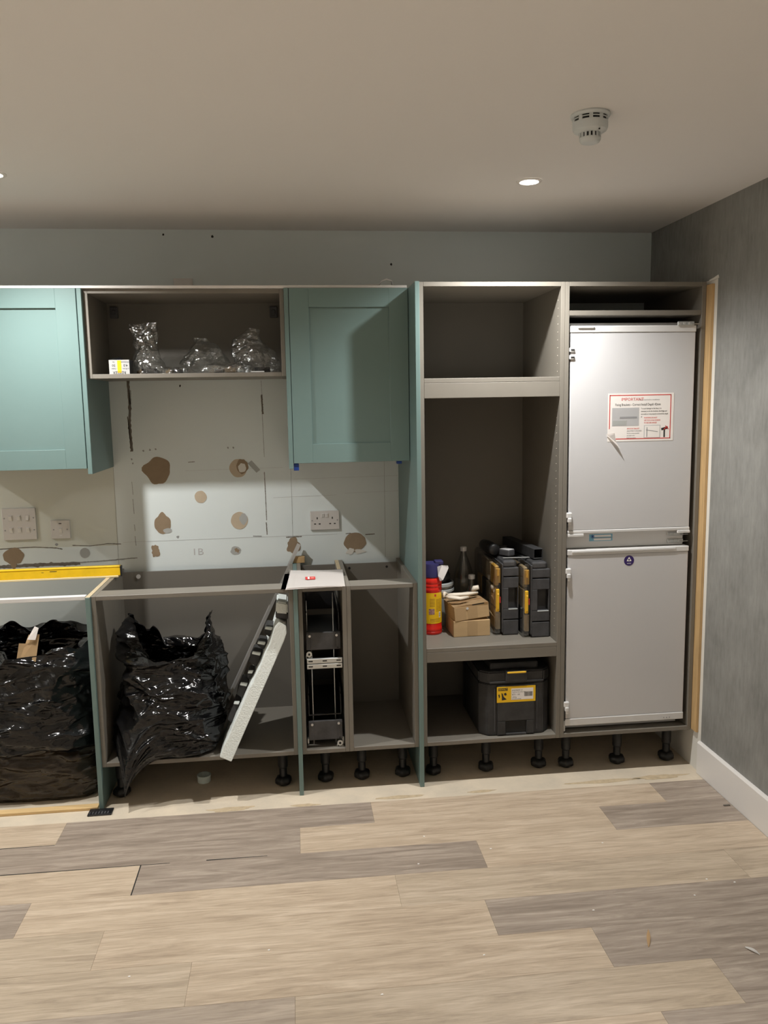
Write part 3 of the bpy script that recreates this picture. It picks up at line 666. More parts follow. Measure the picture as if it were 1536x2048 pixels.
# ------------------------------------------------------------------ black bags
def smooth_interp(keys, v):
    for a,b in zip(keys, keys[1:]):
        if v <= b[0]:
            f = (v-a[0])/(b[0]-a[0]); f = f*f*(3-2*f); return [p+(q-p)*f for p,q in zip(a[1:],b[1:])]
    return list(keys[-1][1:])
def sq(c, p): return math.copysign(abs(c)**p, c)
def bagmesh(keys, nu, nv, amp, peaks, seed, pulls=(), floorz=None, clamp=None):
    """keys: (v, z, cx, cy, rx, ry, power); peaks(u) adds height near the top rim"""
    bm = bmesh.new(); rings = []
    for j in range(nv+1):
        v = j/nv; z,cx,cy,rx,ry,pw = smooth_interp(keys, v); ring = []
        for i in range(nu):
            u = 2*PI*i/nu
            x = cx+rx*sq(math.cos(u),pw); y_ = cy+ry*sq(math.sin(u),pw)
            zz = z + peaks(u)*max(0,(v-.72)/.28)**1.5
            p = Vector((x,y_,zz))
            n = Vector((math.cos(u)/max(rx,.01), math.sin(u)/max(ry,.01), 0)).normalized()
            q = Vector((x*1.0+zz*.9, y_, zz*3.2-x*1.3))
            up = min(1,max(0,(v-.35)/.3))                      # upper half: steep drapes, lower half: level pleats
            def ridge(w_): return max(0,1-abs(noise.noise(w_))*2.6)**1.6
            d = noise.noise(q*1.7+Vector((0,seed,0)))*.9
            d += ridge(Vector((x*4.0+zz*5.5, y_*4.0, zz*3.0-x*3.0))+Vector((seed,0,0)))*(.35+.75*up)
            d += ridge(Vector((x*2.2-zz*1.5, y_*2.2, zz*15+x*5.0))+Vector((seed,3,0)))*(.60-.30*up)
            d += ridge(Vector((x*7+zz*8, y_*7, zz*24-x*6))+Vector((seed,8,0)))*.26
            d += ridge(Vector((x*12-zz*16, y_*12, zz*18+x*14))+Vector((seed,12,0)))*.14
            d -= .35
            k = amp*min(1,v*5+.25)
            p += n*d*k; p.z += noise.noise(q*9)*amp*.25*min(1,v*4)
            for (tx,ty,tz,cu,cv,wu,wv) in pulls:
                du = abs((u-cu+PI)%(2*PI)-PI)/wu; dv = abs(v-cv)/wv
                if du<1 and dv<1:
                    f = ((1-du*du)*(1-dv*dv))**2.0; p = p.lerp(Vector((tx,ty,tz)), f)
            if clamp: p = clamp(p)
            ring.append(bm.verts.new(p))
        rings.append(ring)
    for a,b in zip(rings, rings[1:]):
        for i in range(nu): bm.faces.new((a[i],a[(i+1)%nu],b[(i+1)%nu],b[i]))
    bm.faces.new(rings[0][::-1])
    bmesh.ops.recalc_face_normals(bm, faces=bm.faces[:])
    return bm
# bag inside the wide base unit
bz = LEG+T+.001
def pk2(u):
    s = 0
    for (c,w_,h) in ((PI*.98,1.15,.19),(PI*.70,.3,.06),(.05,1.10,.18),(PI*1.5,.8,-.04)):
        d = abs((u-c+PI)%(2*PI)-PI)/w_
        if d<1: s += h*(1-d*d)**2
    return s + .02*noise.noise(Vector((u*3,1,0)))
def cl2(p):
    p.x = min(max(p.x, XC+T+.006), -.80, -.868+max(0,p.z-.2)*.45); p.y = min(p.y, -.105)
    if p.y > FR-.012: p.z = max(p.z, bz)
    return p
t = thing('rubbish_bag','crumpled black plastic bag sagging over the front of the wide base unit','bag',(-1.06,-.35,bz))
bm = bagmesh([(0,bz,-1.06,-.36,.20,.20,.75),(.06,bz+.015,-1.06,-.36,.225,.225,.7),(.3,bz+.14,-1.06,-.355,.228,.232,.75),(.55,bz+.28,-1.05,-.35,.212,.215,.8),(.75,bz+.40,-1.05,-.34,.195,.19,.85),(.88,bz+.41,-1.045,-.34,.180,.15,.9),(1,bz+.375,-1.035,-.34,.150,.12,.95)],
    260,200,.034,pk2,3.3, pulls=[(-1.222,-.640,.066,PI*1.30,.13,.62,.30)], clamp=cl2)
for v in bm.verts: v.co -= Vector((-1.06,-.35,bz))
link('bag_film', bm, BAG, t, True)
# bag on the floor at the left edge
def pk1(u):
    s = 0
    for (c,w_,h) in ((PI*.75,.6,.07),(.25,.25,.05),(PI*1.5,.5,-.07),(PI*.45,.5,.05),(PI*1.8,.3,-.05)):
        d = abs((u-c+PI)%(2*PI)-PI)/w_
        if d<1: s += h*(1-d*d)**2
    return s+.015*noise.noise(Vector((u*3,5,0)))
def cl1(p):
    p.x = min(p.x, XD-.006); p.z = max(p.z,.001); p.y = max(p.y,-.542); return p
t = thing('rubbish_bag','large black plastic bag stuffed with cardboard on the floor at left edge','bag',(-1.62,-.30,0))
bm = bagmesh([(0,.002,-1.63,-.27,.255,.20,.45),(.05,.02,-1.63,-.27,.27,.21,.4),(.28,.215,-1.63,-.27,.272,.212,.42),(.34,.245,-1.63,-.275,.283,.258,.6),(.45,.34,-1.63,-.275,.285,.252,.65),(.6,.46,-1.63,-.275,.285,.225,.7),(.78,.60,-1.63,-.28,.275,.20,.75),(.88,.655,-1.63,-.28,.245,.19,.8),(1,.640,-1.63,-.275,.20,.15,.9)],
    260,200,.036,pk1,9.1, pulls=[], clamp=cl1)
for v in bm.verts: v.co -= Vector((-1.62,-.30,0))
for f in bm.faces:
    c = f.calc_center_median()
    f.material_index = 1 if c.z < .232-.05*c.x+.02*noise.noise(Vector((c.x*9,0,0))) else 0
link('bag_film', bm, [BAG,BAGB], t, True)
def flap(name, pts, m, parent, off, th=.004):
    bm = bmesh.new(); vs = [bm.verts.new(Vector(p)-Vector(off)) for p in pts]; bm.faces.new(vs); bmesh.ops.solidify(bm, geom=bm.faces[:], thickness=th)
    return link(name, bm, m, parent)
of = (-1.62,-.30,0)
flap('cardboard_flap', [(-1.675,-.47,.53),(-1.60,-.48,.515),(-1.585,-.42,.67),(-1.665,-.40,.67)], CARD, t, of)
flap('cardboard_flap', [(-1.655,-.455,.60),(-1.585,-.46,.60),(-1.58,-.40,.705),(-1.63,-.38,.70)], CARD, t, of)
flap('cardboard_flap', [(-1.625,-.42,.69),(-1.588,-.43,.69),(-1.578,-.41,.735),(-1.600,-.39,.738)], PAPER, t, of)

LUGSHADE = mat('lug_shade', (.05,.05,.05), .85)  # dark colour painting the shade on the polystyrene lugs
# ------------------------------------------------------------------ polystyrene, rail, ring, leaflet
t = thing('polystyrene_block','long white moulded polystyrene block leaning in the wide base unit','packaging',(-.80,-.45,.193))
offp = (-.80,.193)
A0 = Vector((-.816,.196)); A1 = Vector((-.560,.735)); ax = (A1-A0).normalized(); nr = Vector((ax.y,-ax.x))
def SL(s, n_): p = A0+ax*s+nr*n_; return (p.x-offp[0], p.y-offp[1])
Ls = (A1-A0).length
left = [(.0,-.026),(.05,-.028),(.10,-.025),(.15,-.027),(.20,-.025),(.25,-.026),(.31,-.026),(.335,-.022),(.37,-.023),(.40,-.021),(.45,-.024),(.50,-.022),(.53,-.026),(.56,-.030),(Ls-.02,-.031),(Ls+.005,-.024)]
poly = [SL(0,.026),SL(Ls-.06,.027),SL(Ls-.025,.024),SL(Ls,.010)]+[SL(s,n_) for s,n_ in left[::-1]]
sl = prism('slab', poly, -.163, .13, POLY, t, bev=.0022)
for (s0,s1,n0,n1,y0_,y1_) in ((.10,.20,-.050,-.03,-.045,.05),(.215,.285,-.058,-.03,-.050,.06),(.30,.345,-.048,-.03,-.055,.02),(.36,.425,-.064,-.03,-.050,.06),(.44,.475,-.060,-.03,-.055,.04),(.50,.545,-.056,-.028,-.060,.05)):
    prism('moulded_lug', [SL(s0,n1+.004),SL(s1,n1+.004),SL(s1-.008,n0),SL(s0+.008,n0)], y0_,y1_, LUGSHADE, t, bev=.003)
    prism('lug_lit_edge', [SL(s1-.012,n1-.002),SL(s1-.001,n1-.002),SL(s1-.009,n0-.002),SL(s1-.018,n0-.002)], y0_-.012,y0_+.004, POLY, t, bev=.001)  # white slivers stand for the lit edges of the shaded lugs
prism('end_lug', [(.206,.585),(.258,.578),(.258,.624),(.212,.634)], -.135,.02, POLY, t, bev=.006)
prism('end_shadow_strip', [(.206,.560),(.258,.552),(.258,.577),(.206,.584)], -.120,.0, GREYBLK, t, bev=.003)  # charcoal strip standing for the shadow below the end lug
for o in t.children:
    for v in o.data.vertices: v.co.y += v.co.z*.13
# slim metal profile
t = thing('metal_profile','slim aluminium profile leaning out of the wide base unit to the wall','profile',(-.85,-.085,.20))
P0 = Vector((-.872,-.085,.203)); P1 = Vector((-.485,-.035,.985)); dv = P1-P0
zq = dv.normalized().to_track_quat('Z','Y').to_matrix().to_4x4(); Mx = Matrix.Translation(P0-Vector((-.85,-.085,.20))) @ zq
bm = bmesh.new(); Ln = dv.length; abox(bm,-.011,.011,-.0015,.0015,0,Ln,M=Mx); link('web', bm, STEEL, t)
for sx in (-1,1):
    bm = bmesh.new(); abox(bm, sx*.011-.0018,sx*.011+.0018,-.007,.007,0,Ln,M=Mx); link('flange', bm, STEEL, t)
# plastic ring
RINGM = mat('pale_green_plastic', (.66,.75,.73), .4)
t = thing('pipe_ring','small pale plastic pipe ring on the floor under the wide base unit','ring',(-.935,-.385,.0003),(0,0,0))
lathe('ring_wall', [(.0285,0),(.0285,.030),(.0255,.0305),(.0255,.0005),(.0285,0)], RINGM, t, n=32, cap=False)
lathe('collar', [(.0287,.022),(.0302,.023),(.0302,.030),(.0287,.031)], RINGM, t, n=32, cap=False)
# leaflets
zl = BTOP+.0016
t = thing('leaflet','white instruction leaflet with a red logo on top of the pull-out unit','leaflet',(-.43,-.43,zl))
def sheet(name, pts, h, m, parent, th=.0016, nx_=10, ny_=6, curl=0):
    bm = bmesh.new(); g = []
    a,b,c,d = [Vector(p) for p in pts]
    for j in range(ny_+1):
        row = []
        for i in range(nx_+1):
            u,v = i/nx_, j/ny_; p = (a.lerp(b,u)).lerp(d.lerp(c,u), v)
            z = h+curl*(u**2)*(1-v)*.9+curl*.5*math.sin(u*PI)*v
            row.append(bm.verts.new((p.x+.43,p.y+.43,z)))
        g.append(row)
    for j in range(ny_):
        for i in range(nx_): bm.faces.new((g[j][i],g[j][i+1],g[j+1][i+1],g[j+1][i]))
    bmesh.ops.solidify(bm, geom=bm.faces[:], thickness=-th); bmesh.ops.recalc_face_normals(bm, faces=bm.faces[:])
    return link(name, bm, m, parent)
sheet('under_sheet', [(-.553,-.285),(-.36,-.26),(-.325,-.59),(-.566,-.588)], 0, PAPER, t)
sheet('inner_sheet', [(-.53,-.30),(-.315,-.30),(-.315,-.594),(-.548,-.606)], .0022, PAPER, t, curl=.002)
cv = sheet('cover', [(-.527,-.234),(-.296,-.290),(-.305,-.600),(-.545,-.596)], .0050, PAPER, t, curl=.007)
M = Matrix.Translation((-.012,-.005,.0098))
bm = bmesh.new(); abox(bm,-.022,.020,-.030,.024,0,.0006,M=M); lg = link('logo', bm, INKR, cv)
bm = bmesh.new(); abox(bm,-.012,-.004,-.022,.018,.0006,.0009,M=M); link('logo_mark', bm, PAPER, lg)
bm = bmesh.new(); abox(bm,.002,.014,-.012,.010,.0006,.0009,M=M); link('logo_mark', bm, mat('pink_ink',(.75,.25,.22),.6), lg)
# scrap of timber behind leaflet
o = box('timber_offcut', 0,.055,-.03,.0,0,.03, TIMBER); o.location = (-.515,-.012,BTOP+.0003); tag(o,'small timber offcut behind the leaflet by the wall','offcut')

# ------------------------------------------------------------------ wire pull-out inside the narrow unit
t = thing('pull_out_larder','dark wire pull-out frame with two charcoal plates in the narrow unit','pull-out',(-.399,-.53,LEG+T+.001))
px0 = -.080; z0p = LEG+T+.001
def pz(z): return z-z0p
for (za,zb) in ((.622,.698),(.226,.312)):
    o = box('front_plate', -.071,.072,-.018,-.006, pz(za),pz(zb), GREYBLK, t, .004,2)
    box('plate_bend', -.071,-.052,-.021,-.017, pz(za)+.004,pz(zb)-.004, GREYBLK, o, .002,2); box('plate_bend', .053,.072,-.021,-.017, pz(za)+.004,pz(zb)-.004, GREYBLK, o, .002,2)
    for sx in (-.056,.056):
        bm = bmesh.new(); alathe(bm,[(.0052,-.024),(.0052,-.020)],c=(sx,0,pz(zb)-.014),n=14,axis='y'); link('screw', bm, STEEL, o)
    bm = bmesh.new(); alathe(bm,[(.004,-.0215),(.004,-.020)],c=(.060,0,pz(za)+.008),n=12,axis='y'); link('hole', bm, DARK, o)
for sx,za,zb in ((-.050,.200,.622),(.044,.200,.86),(-.066,.70,.83)):
    tube('upright_wire', [(sx,.004,pz(za)),(sx,.004,pz(zb))], .0022, STEEL if zb<.7 else ZINC, t)
for zc in (.576,.553):
    o = box('slide_rail', -.071,.078,-.026,-.012, pz(zc)-.0105,pz(zc)+.0105, ZINC, t, .002)
    for sx in (-.055,.004,.062): box('slot', sx-.009,sx+.009,-.0265,-.0255, pz(zc)-.002,pz(zc)+.003, DARK, o, bev=0)
for (bz0,bz1) in ((.70,.81),(.36,.46)):
    o = box('basket_back', -.069,.069,.36,.366, pz(bz0),pz(bz1), BLACKP, t, .002)
    for sx in (-.069,.066): box('basket_side', sx,sx+.003,-.002,.36, pz(bz0)-.03,pz(bz1)-.04, BLACKP, o, bev=0)
    box('basket_floor', -.066,.066,0,.36, pz(bz0)-.03,pz(bz0)-.026, BLACKP, o, bev=0)
    tube('basket_rim', [(-.067,.0,pz(bz1)-.03),(-.067,.02,pz(bz1)-.004),(-.067,.35,pz(bz1)),(.067,.35,pz(bz1)),(.067,.02,pz(bz1)-.004),(.067,.0,pz(bz1)-.03)],   .0022, BLACKP, o)
for sx,zc in ((-.060,.606),(.060,.210)):
    o = lathe('adjuster_cam', [(.012,-.022),(.012,-.014)], ZINC, t, c=(sx,0,pz(zc)), n=16, axis='y'); bm = bmesh.new(); alathe(bm,[(.005,-.0235),(.005,-.0215)],c=(sx,0,pz(zc)),n=10,axis='y'); link('hole',bm,DARK,o)
    bm = bmesh.new(); atube(bm,[(sx-.012,-.018,pz(zc)-.006),(sx-.012,-.018,pz(zc)-.020),(sx,-.018,pz(zc)-.026+.010),(sx+.012,-.018,pz(zc)-.016),(sx+.012,-.018,pz(zc)-.006)],.0022); link('adjuster_loop', bm, ZINC, o)
box('runner', -.078,-.070,.0,.46, .012,.035, ZINC, t); box('runner', .070,.079,.0,.46, .0005,.035, ZINC, t)

# ------------------------------------------------------------------ things on the middle shelf of the tall cabinet
SZ = .6085
# wipes tub
t = thing('wipes_tub','red and yellow wipes tub with navy lid and wipe sticking out','tub',(.100,-.325,SZ))
lathe('tub_body', [(.030,.0005),(.044,.0006),(.046,.004),(.046,.013),(.0448,.014),(.046,.016),(.046,.028),(.0445,.032),(.0445,.052),(.0445,.195),(.046,.200),(.046,.213),(.0450,.2145),(.046,.216),(.046,.229),(.045,.2305),(.046,.232),(.046,.246),(.043,.256),(.040,.260)], REDP, t, n=40)
lb = lathe('tub_label', [(.0453,.052),(.0453,.192)], LABY, t, n=40, cap=False)
def arc_strip(name, a0, a1, z0_, z1_, r, m, parent):
    bm = bmesh.new(); n = max(3,int((a1-a0)/.12)); A=[];B=[]
    for i in range(n+1):
        a = a0+(a1-a0)*i/n; A.append(bm.verts.new((r*math.cos(a),r*math.sin(a),z0_))); B.append(bm.verts.new((r*math.cos(a),r*math.sin(a),z1_)))
    for i in range(n): bm.faces.new((A[i],A[i+1],B[i+1],B[i]))
    bmesh.ops.recalc_face_normals(bm, faces=bm.faces[:])
    return link(name, bm, m, parent)
d0 = -PI/2; OLIVE = mat('label_print',(.45,.24,.02),.6)
for i in range(6): arc_strip('print_line', d0-.35, d0+.15, .163-i*.0065,.1655-i*.0065, .0456, OLIVE, lb)
for i in range(9): arc_strip('print_line', d0+.28, d0+.95, .160-i*.0065,.1625-i*.0065, .0456, OLIVE, lb)
arc_strip('warning_triangle', d0+.12,d0+.30,.176,.186,.0456, INKR, lb)
arc_strip('picture', d0-.45,d0+.12,.094,.120,.0456, mat('label_picture',(.55,.35,.33),.6,var=.9,vscale=160,vcol=(.15,.03,.03)), lb)
arc_strip('barcode', d0+.62,d0+.85,.078,.104,.0456, PAPER, lb); 
for i in range(4): arc_strip('barcode_bar', d0+.65,d0+.82,.082+i*.005,.0845+i*.005,.0458, INKB, lb)
for i in range(3): arc_strip('print_line', d0-.3, d0+.75, .060+i*.006,.062+i*.006, .0456, OLIVE, lb)
ld_ = lathe('lid', [(.0415,.2605),(.0445,.262),(.0445,.290),(.0425,.296),(.0425,.312),(.040,.322),(.020,.324),(.001,.324)], NAVY, t, n=40)
box('lid_spout', .012,.050,-.030,.012,.3145,.333, NAVY, ld_, .004,2)
bm = bmesh.new(); vs=[]
for (x,y_,z) in ((.020,-.040,.310),(.040,-.038,.316),(.070,-.034,.312),(.072,-.036,.302),(.058,-.044,.275),(.044,-.048,.250),(.030,-.050,.246),(.022,-.048,.270)): vs.append(bm.verts.new((x,y_,z)))
bm.faces.new(vs); bmesh.ops.solidify(bm, geom=bm.faces[:], thickness=.0015); link('wipe', bm, WIPE, t)
# cardboard boxes
def carton(label, loc, rot, w_, d, h, tilt=0, open_=False):
    t = thing('cardboard_box', label, 'box', loc, (0,tilt,rot))
    box('carton', -w_/2,w_/2, -d/2,d/2, 0,h, CARD, t, .0015)
    box('tape', -.020,.026, -d/2-.0006,-d/2+.0001, .004,h-.002, TAPE, t, bev=0)
    box('tape', -w_/2+.004,-.028, -d/2-.0006,-d/2+.0001, .002,h-.006, TAPE, t, bev=0) if open_ else None
    return t
carton('small cardboard box at the bottom of the pair beside the wipes tub',(.262,-.338,SZ),.03,.166,.160,.072)
t = carton('small torn cardboard box stacked on another box beside the wipes tub',(.260,-.335,SZ+.078),.10,.160,.160,.066,-.09,True)
for pts in ([(-.078,-.080,.0665),(.078,-.084,.068),(.078,-.012,.0675),(-.078,-.012,.0665)],[(-.078,.080,.0665),(.078,.080,.0665),(.078,-.008,.0685),(-.078,-.008,.0685)]):
    bm = bmesh.new(); bm.faces.new([bm.verts.new(p) for p in pts]); bmesh.ops.solidify(bm, geom=bm.faces[:], thickness=.0025); link('flap', bm, CARD, t)
box('torn_slit', .004,.060,-.0812,-.0795,.062,.067, DARK, t, bev=0)
bm = bmesh.new(); alathe(bm,[(.006,-.0822),(.004,-.0798)],c=(-.020,0,.052),n=12,axis='y'); link('glue_spot', bm, WHITEP, t)
# latex glove lying on the box
t = thing('latex_glove','crumpled cream latex glove draped on the upper cardboard box','glove',(.235,-.345,SZ+.162))
bm = bmesh.new()
for (pts,r) in (([(-.075,.01,.004),(-.055,-.03,.010),(-.02,-.045,.006),(.02,-.030,.006)],[.006,.012,.012,.007]),([(-.07,.015,.010),(-.03,.012,.008),(.03,.016,.010),(.08,.030,.012)],[.008,.013,.014,.007]),([(.060,.055,.012),(.075,.060,.030),(.090,.055,.034)],[.008,.016,.012]),([(-.085,-.005,.006),(-.080,.01,.026),(-.06,.02,.014)],[.006,.009,.006])): atube(bm,pts,r,8)
for v in bm.verts: v.co.z = max(.001,v.co.z*.8+.004*noise.noise(v.co*60)); v.co += Vector((noise.noise(v.co*40),noise.noise(v.co*40+Vector((5,0,0))),0))*.006
o = link('glove_film', bm, GLOVE, t, True)
# bottles
def bottle(label, loc, r, h, capm):
    t = thing('plastic_bottle', label, 'bottle', loc, group='clear bottles on the shelf')
    lathe('bottle_body', [(r*.8,.0006),(r,.006),(r,h*.34),(r*.96,h*.36),(r,h*.38),(r*.99,h*.55),(r*.78,h*.70),(r*.50,h*.82),(r*.30,h*.90),(.0125,h*.93),(.0125,h*.945)], CLEARP, t, n=32, cap=False)
    lathe('cap', [(.0150,h*.945),(.0155,h*.95),(.0155,h*.945+.018),(.013,h*.945+.020)], capm, t, n=20)
    lathe('neck_ring', [(.0145,h*.925),(.0155,h*.93),(.0145,h*.935)], CLEARP, t, n=20, cap=False)
bottle('large clear plastic bottle with white cap at the back of the shelf',(.293,-.112,SZ),.050,.349,WHITEP)
bottle('small clear plastic bottle with white cap behind the cardboard boxes',(.312,-.202,SZ),.034,.225,WHITEP)
# grey tub with dark cloth
t = thing('storage_tub','pale grey round tub heaped with dark cloth behind the wipes tub','tub',(.152,-.175,SZ))
lathe('tub_wall', [(.060,.0006),(.062,.004),(.070,.17),(.074,.186),(.078,.188),(.078,.200),(.074,.203),(.069,.203),(.066,.17)], GREYTUB, t, n=40, cap=False)
lathe('rim_band', [(.0772,.160),(.0800,.162),(.0800,.172),(.0772,.174)], GREYTUB, t, n=40, cap=False)
bm = bmesh.new(); bmesh.ops.create_icosphere(bm, subdivisions=4, radius=1)
for v in bm.verts: v.co = Vector((v.co.x*.062,v.co.y*.058,v.co.z*.048+.218))*(1) ; n_ = noise.noise(v.co*28)*.014+(1-abs(noise.noise(v.co*45))*2)*.006; v.co += v.normal*n_
link('dark_cloth', bm, CLOTH, t, True)

# organiser cases
AMBER = mat('amber_tray',(.55,.30,.05),.5); CUPD = mat('dark_cup',(.15,.105,.06),.6); CUPT = mat('tan_cup',(.34,.24,.13),.6)
def organiser(label, loc, rot, wd, seed):
    t = thing('organiser_case', label, 'case', loc, (0,0,rot), group='organiser cases on the shelf')
    H = .335; D = .40; lt = .040   # lid on the left, body on the right; front face at y=0
    bx0 = lt; bx1 = wd
    b = box('case_body', bx0+.004,bx1-.002, .020,D, .003,H-.003, DUSTBLK, t, .012,2)
    hz0,hz1 = .120,.214; hx0,hx1 = bx0+.024,bx1-.004
    box('front_band', bx0,bx1,0,.022,.002,.068, GREYBLK, b, .003,2)
    box('front_band', bx0,bx1,0,.022,.0725,hz0, GREYBLK, b, .003,2)
    box('front_band', bx0,hx0,0,.022,hz0,hz1, GREYBLK, b, .0015); box('front_band', hx1,bx1,0,.022,hz0,hz1, GREYBLK, b, .0015)
    box('front_band', bx0,bx1,0,.022,hz1,.262, GREYBLK, b, .003,2)
    box('front_band', bx0,bx1,0,.022,.267,.305, GREYBLK, b, .003,2)
    box('front_band', bx0,bx1-.012,.006,.03,.305,H, GREYBLK, b, .008,2)
    box('handle_edge', hx0,hx1,-.001,.006,hz0-.005,hz0, GREYTUB, b, .001)
    box('spine', bx0-.006,bx0+.001,.0,D-.01,.012,H-.012, GREYBLK, t, .002)
    # lid shell
    bm = bmesh.new(); abox(bm, 0,bx0-.006, .002,D, .004,H-.004, .014,3); link('clear_lid', bm, CLEARP, t, True)
    rr = random.Random(seed)
    for i in range(4):
        for j in range(3):
            y0_ = .035+i*.088; z0_ = .022+j*.098
            box('cup', .012,bx0-.010, y0_,y0_+.080, z0_,z0_+.090, rr.choice([AMBER,CUPD,CUPT,CUPD,DUSTBLK]), t, .004)
    box('inner_strip', .010,bx0-.009,.012,.026,.025,.10, CUPT, t, .002); box('inner_strip', .010,bx0-.009,.012,.026,.235,.30, AMBER, t, .002)
    lz0,lz1 = .110,.212
    la = box('latch', .006,bx0-.018,-.007,.0035,lz0,lz1, YELP, t, .004,2)
    box('latch_lever', .010,bx0-.020,-.011,-.006,lz0+.012,lz1-.02, YELP, la, .002); box('latch_slot', bx0-.018,bx0-.014,-.0078,-.0068,.150,.178, INKR, la, bev=0)
    box('latch', .012,bx0-.018,-.003,.0035,.268,.305, AMBER, t, .004,2)
    return t
organiser('clear-lidded black organiser case with yellow latches next to the cardboard boxes',(.364,-.425,SZ),0,.110,2)
organiser('clear-lidded black organiser case with yellow latches against the right cabinet side',(.479,-.480,SZ),0,.119,5)
# odds and ends on the cases
t = thing('box_section','short black square tube lying on top of the right organiser case','tube',(.540,-.20,SZ+.3355),(0,0,.13))
bm = bmesh.new()
for (a,b,c,d) in ((-.022,.022,.001,.004),(-.022,.022,.043,.046),(-.022,-.019,.004,.043),(.019,.022,.004,.043)): abox(bm,a,b,-.21,.15,c,d,.0008)
link('tube_wall', bm, DUSTBLK, t)
t = thing('steel_rule','thin steel rule laid across both organiser cases','rule',(.50,-.36,SZ+.3355),(0,0,-.05))
bm = bmesh.new(); abox(bm,-.080,.072,-.008,.008,.0003,.0018); link('blade', bm, STEEL, t); box('hanging_hole', .060,.066,-.003,.003,.0015,.0022, DARK, t, bev=0)
t = thing('hand_tool','black cordless tool lying on the left organiser case','tool',(.388,-.20,SZ+.3355),(0,0,.1))
bm = bmesh.new(); alathe(bm,[(.020,-.10),(.027,-.09),(.028,0),(.024,.05),(.012,.07)],c=(0,0,.029),n=18,axis='y'); link('motor_body', bm, BLACKP, t, True)
bm = bmesh.new(); abox(bm,-.016,.016,-.050,.050,-.015,.015,.006,2,M=Matrix.Translation((.045,-.01,.018))@Matrix.Rotation(1.0,4,'Z')); link('grip', bm, BLACKP, t)
bm = bmesh.new(); abox(bm,-.022,.022,-.030,.030,.001,.030,.005,2,M=Matrix.Translation((.055,-.105,0))@Matrix.Rotation(.5,4,'Z')); o = link('battery', bm, GREYBLK, t)
bm = bmesh.new(); abox(bm,-.019,.019,-.027,.027,.0295,.031,.0005,M=Matrix.Translation((.055,-.105,0))@Matrix.Rotation(.5,4,'Z')); link('battery_plate', bm, INKLG, o)
# ------------------------------------------------------------------ toolbox in the bottom compartment
t = thing('toolbox','dusty black plastic toolbox with yellow label in the bottom compartment','toolbox',(.432,-.545,LEG+T+.0008))
h1 = .235
pr = [(-.150,0),(.146,0),(.158,.03),(.158,h1),(-.162,h1),(-.162,.03)]
bm = bmesh.new()
def rr_poly(x0,x1,y0,y1,c): return [(x0+c,y0),(x1-c,y0),(x1,y0+c),(x1,y1-c),(x1-c,y1),(x0+c,y1),(x0,y1-c),(x0,y0+c)]
body = prism('tub', rr_poly(-.158,.154,.004,.40,.035), .0005,h1, DUSTBLK, t, 'xy', bev=.004)
fp = box('front_panel', -.085,.080,-.004,.010,.066,h1-.006, DUSTBLK, body, .003,2)
box('front_panel', -.085,-.048,-.004,.010,.004,.066, DUSTBLK, body, .002); box('front_panel', .045,.080,-.004,.010,.004,.066, DUSTBLK, body, .002)
box('handhold', -.047,.044,.0015,.0045,.012,.064, DARK, body, bev=0); box('handhold_lip', -.047,.044,-.003,.004,.002,.010, GREYBLK, body, .001)
for sx in (-.096,.092): box('rib', sx-.002,sx+.002,-.0005,.006,.02,h1-.02, GREYBLK, body, .0006)
lid = prism('lid', rr_poly(-.160,.156,.0,.405,.035), h1+.003,h1+.055, DUSTBLK, t, 'xy', bev=.006)
box('lid_rim', -.12,.12,-.005,.003,h1+.004,h1+.012, DUSTBLK, lid, .001)
box('lid_step', -.110,.106,.03,.36,h1+.052,h1+.085, DUSTBLK, lid, .008,2)
la = box('latch', -.050,.045,-.010,.006,h1+.010,h1+.060, DUSTBLK, t, .004,2)
box('latch_bar', -.044,.040,-.015,-.008,h1+.048,h1+.056, YELP, la, .003,2)
tube('handle', [(-.09,.14,h1+.080),(-.085,.13,h1+.098),(.08,.13,h1+.098),(.086,.14,h1+.080)], .008, DUSTBLK, t, 10)
yb_ = -.0042; lx0, lx1, lz0, lz1 = -.088,.084,.152,.223
lab = box('label', lx0,lx1,yb_-.0005,yb_,lz0,lz1, LABY, t, bev=0); lab['label'] = 'yellow and white product label'
box('label_logo', lx0+.006,lx0+.048,yb_-.0009,yb_-.0004,lz1-.018,lz1-.006, INKB, lab, bev=0)
text('label_text','DEWALT', .0115, (lx0+.027,yb_-.0010,lz1-.0160), LABY, lab, align='CENTER', sx=.82)
bm = bmesh.new()
for pts in ([(lx0+.022,lz0+.010),(lx0+.044,lz0+.013),(lx0+.030,lz0+.026),(lx0+.026,lz0+.040),(lx0+.020,lz0+.044),(lx0+.022,lz0+.026)],[(lx0+.030,lz0+.040),(lx0+.040,lz0+.044),(lx0+.044,lz0+.034),(lx0+.036,lz0+.030)],[(lx0+.006,lz0+.036),(lx0+.012,lz0+.038),(lx0+.014,lz0+.026),(lx0+.010,lz0+.020)]):
    bm.faces.new([bm.verts.new((a,yb_-.0008,b)) for a,b in pts])
link('label_drawing', bm, INKB, lab)
box('label_field', lx0+.064,lx1-.010,yb_-.0008,yb_-.0004,lz0+.010,lz1-.010, PAPER, lab, bev=0)
for i,(s,sz,dz) in enumerate((('DWST83345 1.0',.0085,.050),('Toughsystem deep toolbox, large',.0055,.043),('KIT 1  UK',.0105,.030),('1.00 kg',.0085,.019),('Stanley Black and Decker',.005,.0125))): text('label_text', s, sz, (lx0+.067,yb_-.0008,lz0+dz), INKB, lab, sx=.8)
bm = bmesh.new(); rr = random.Random(3); x = lx1-.050
while x < lx1-.014:
    ww = rr.choice([.0008,.0014,.002]); abox(bm,x,x+ww,yb_-.0011,yb_-.0008,lz0+.024,lz0+.044); x += ww+rr.choice([.0008,.0012])
link('barcode', bm, INKB, lab)

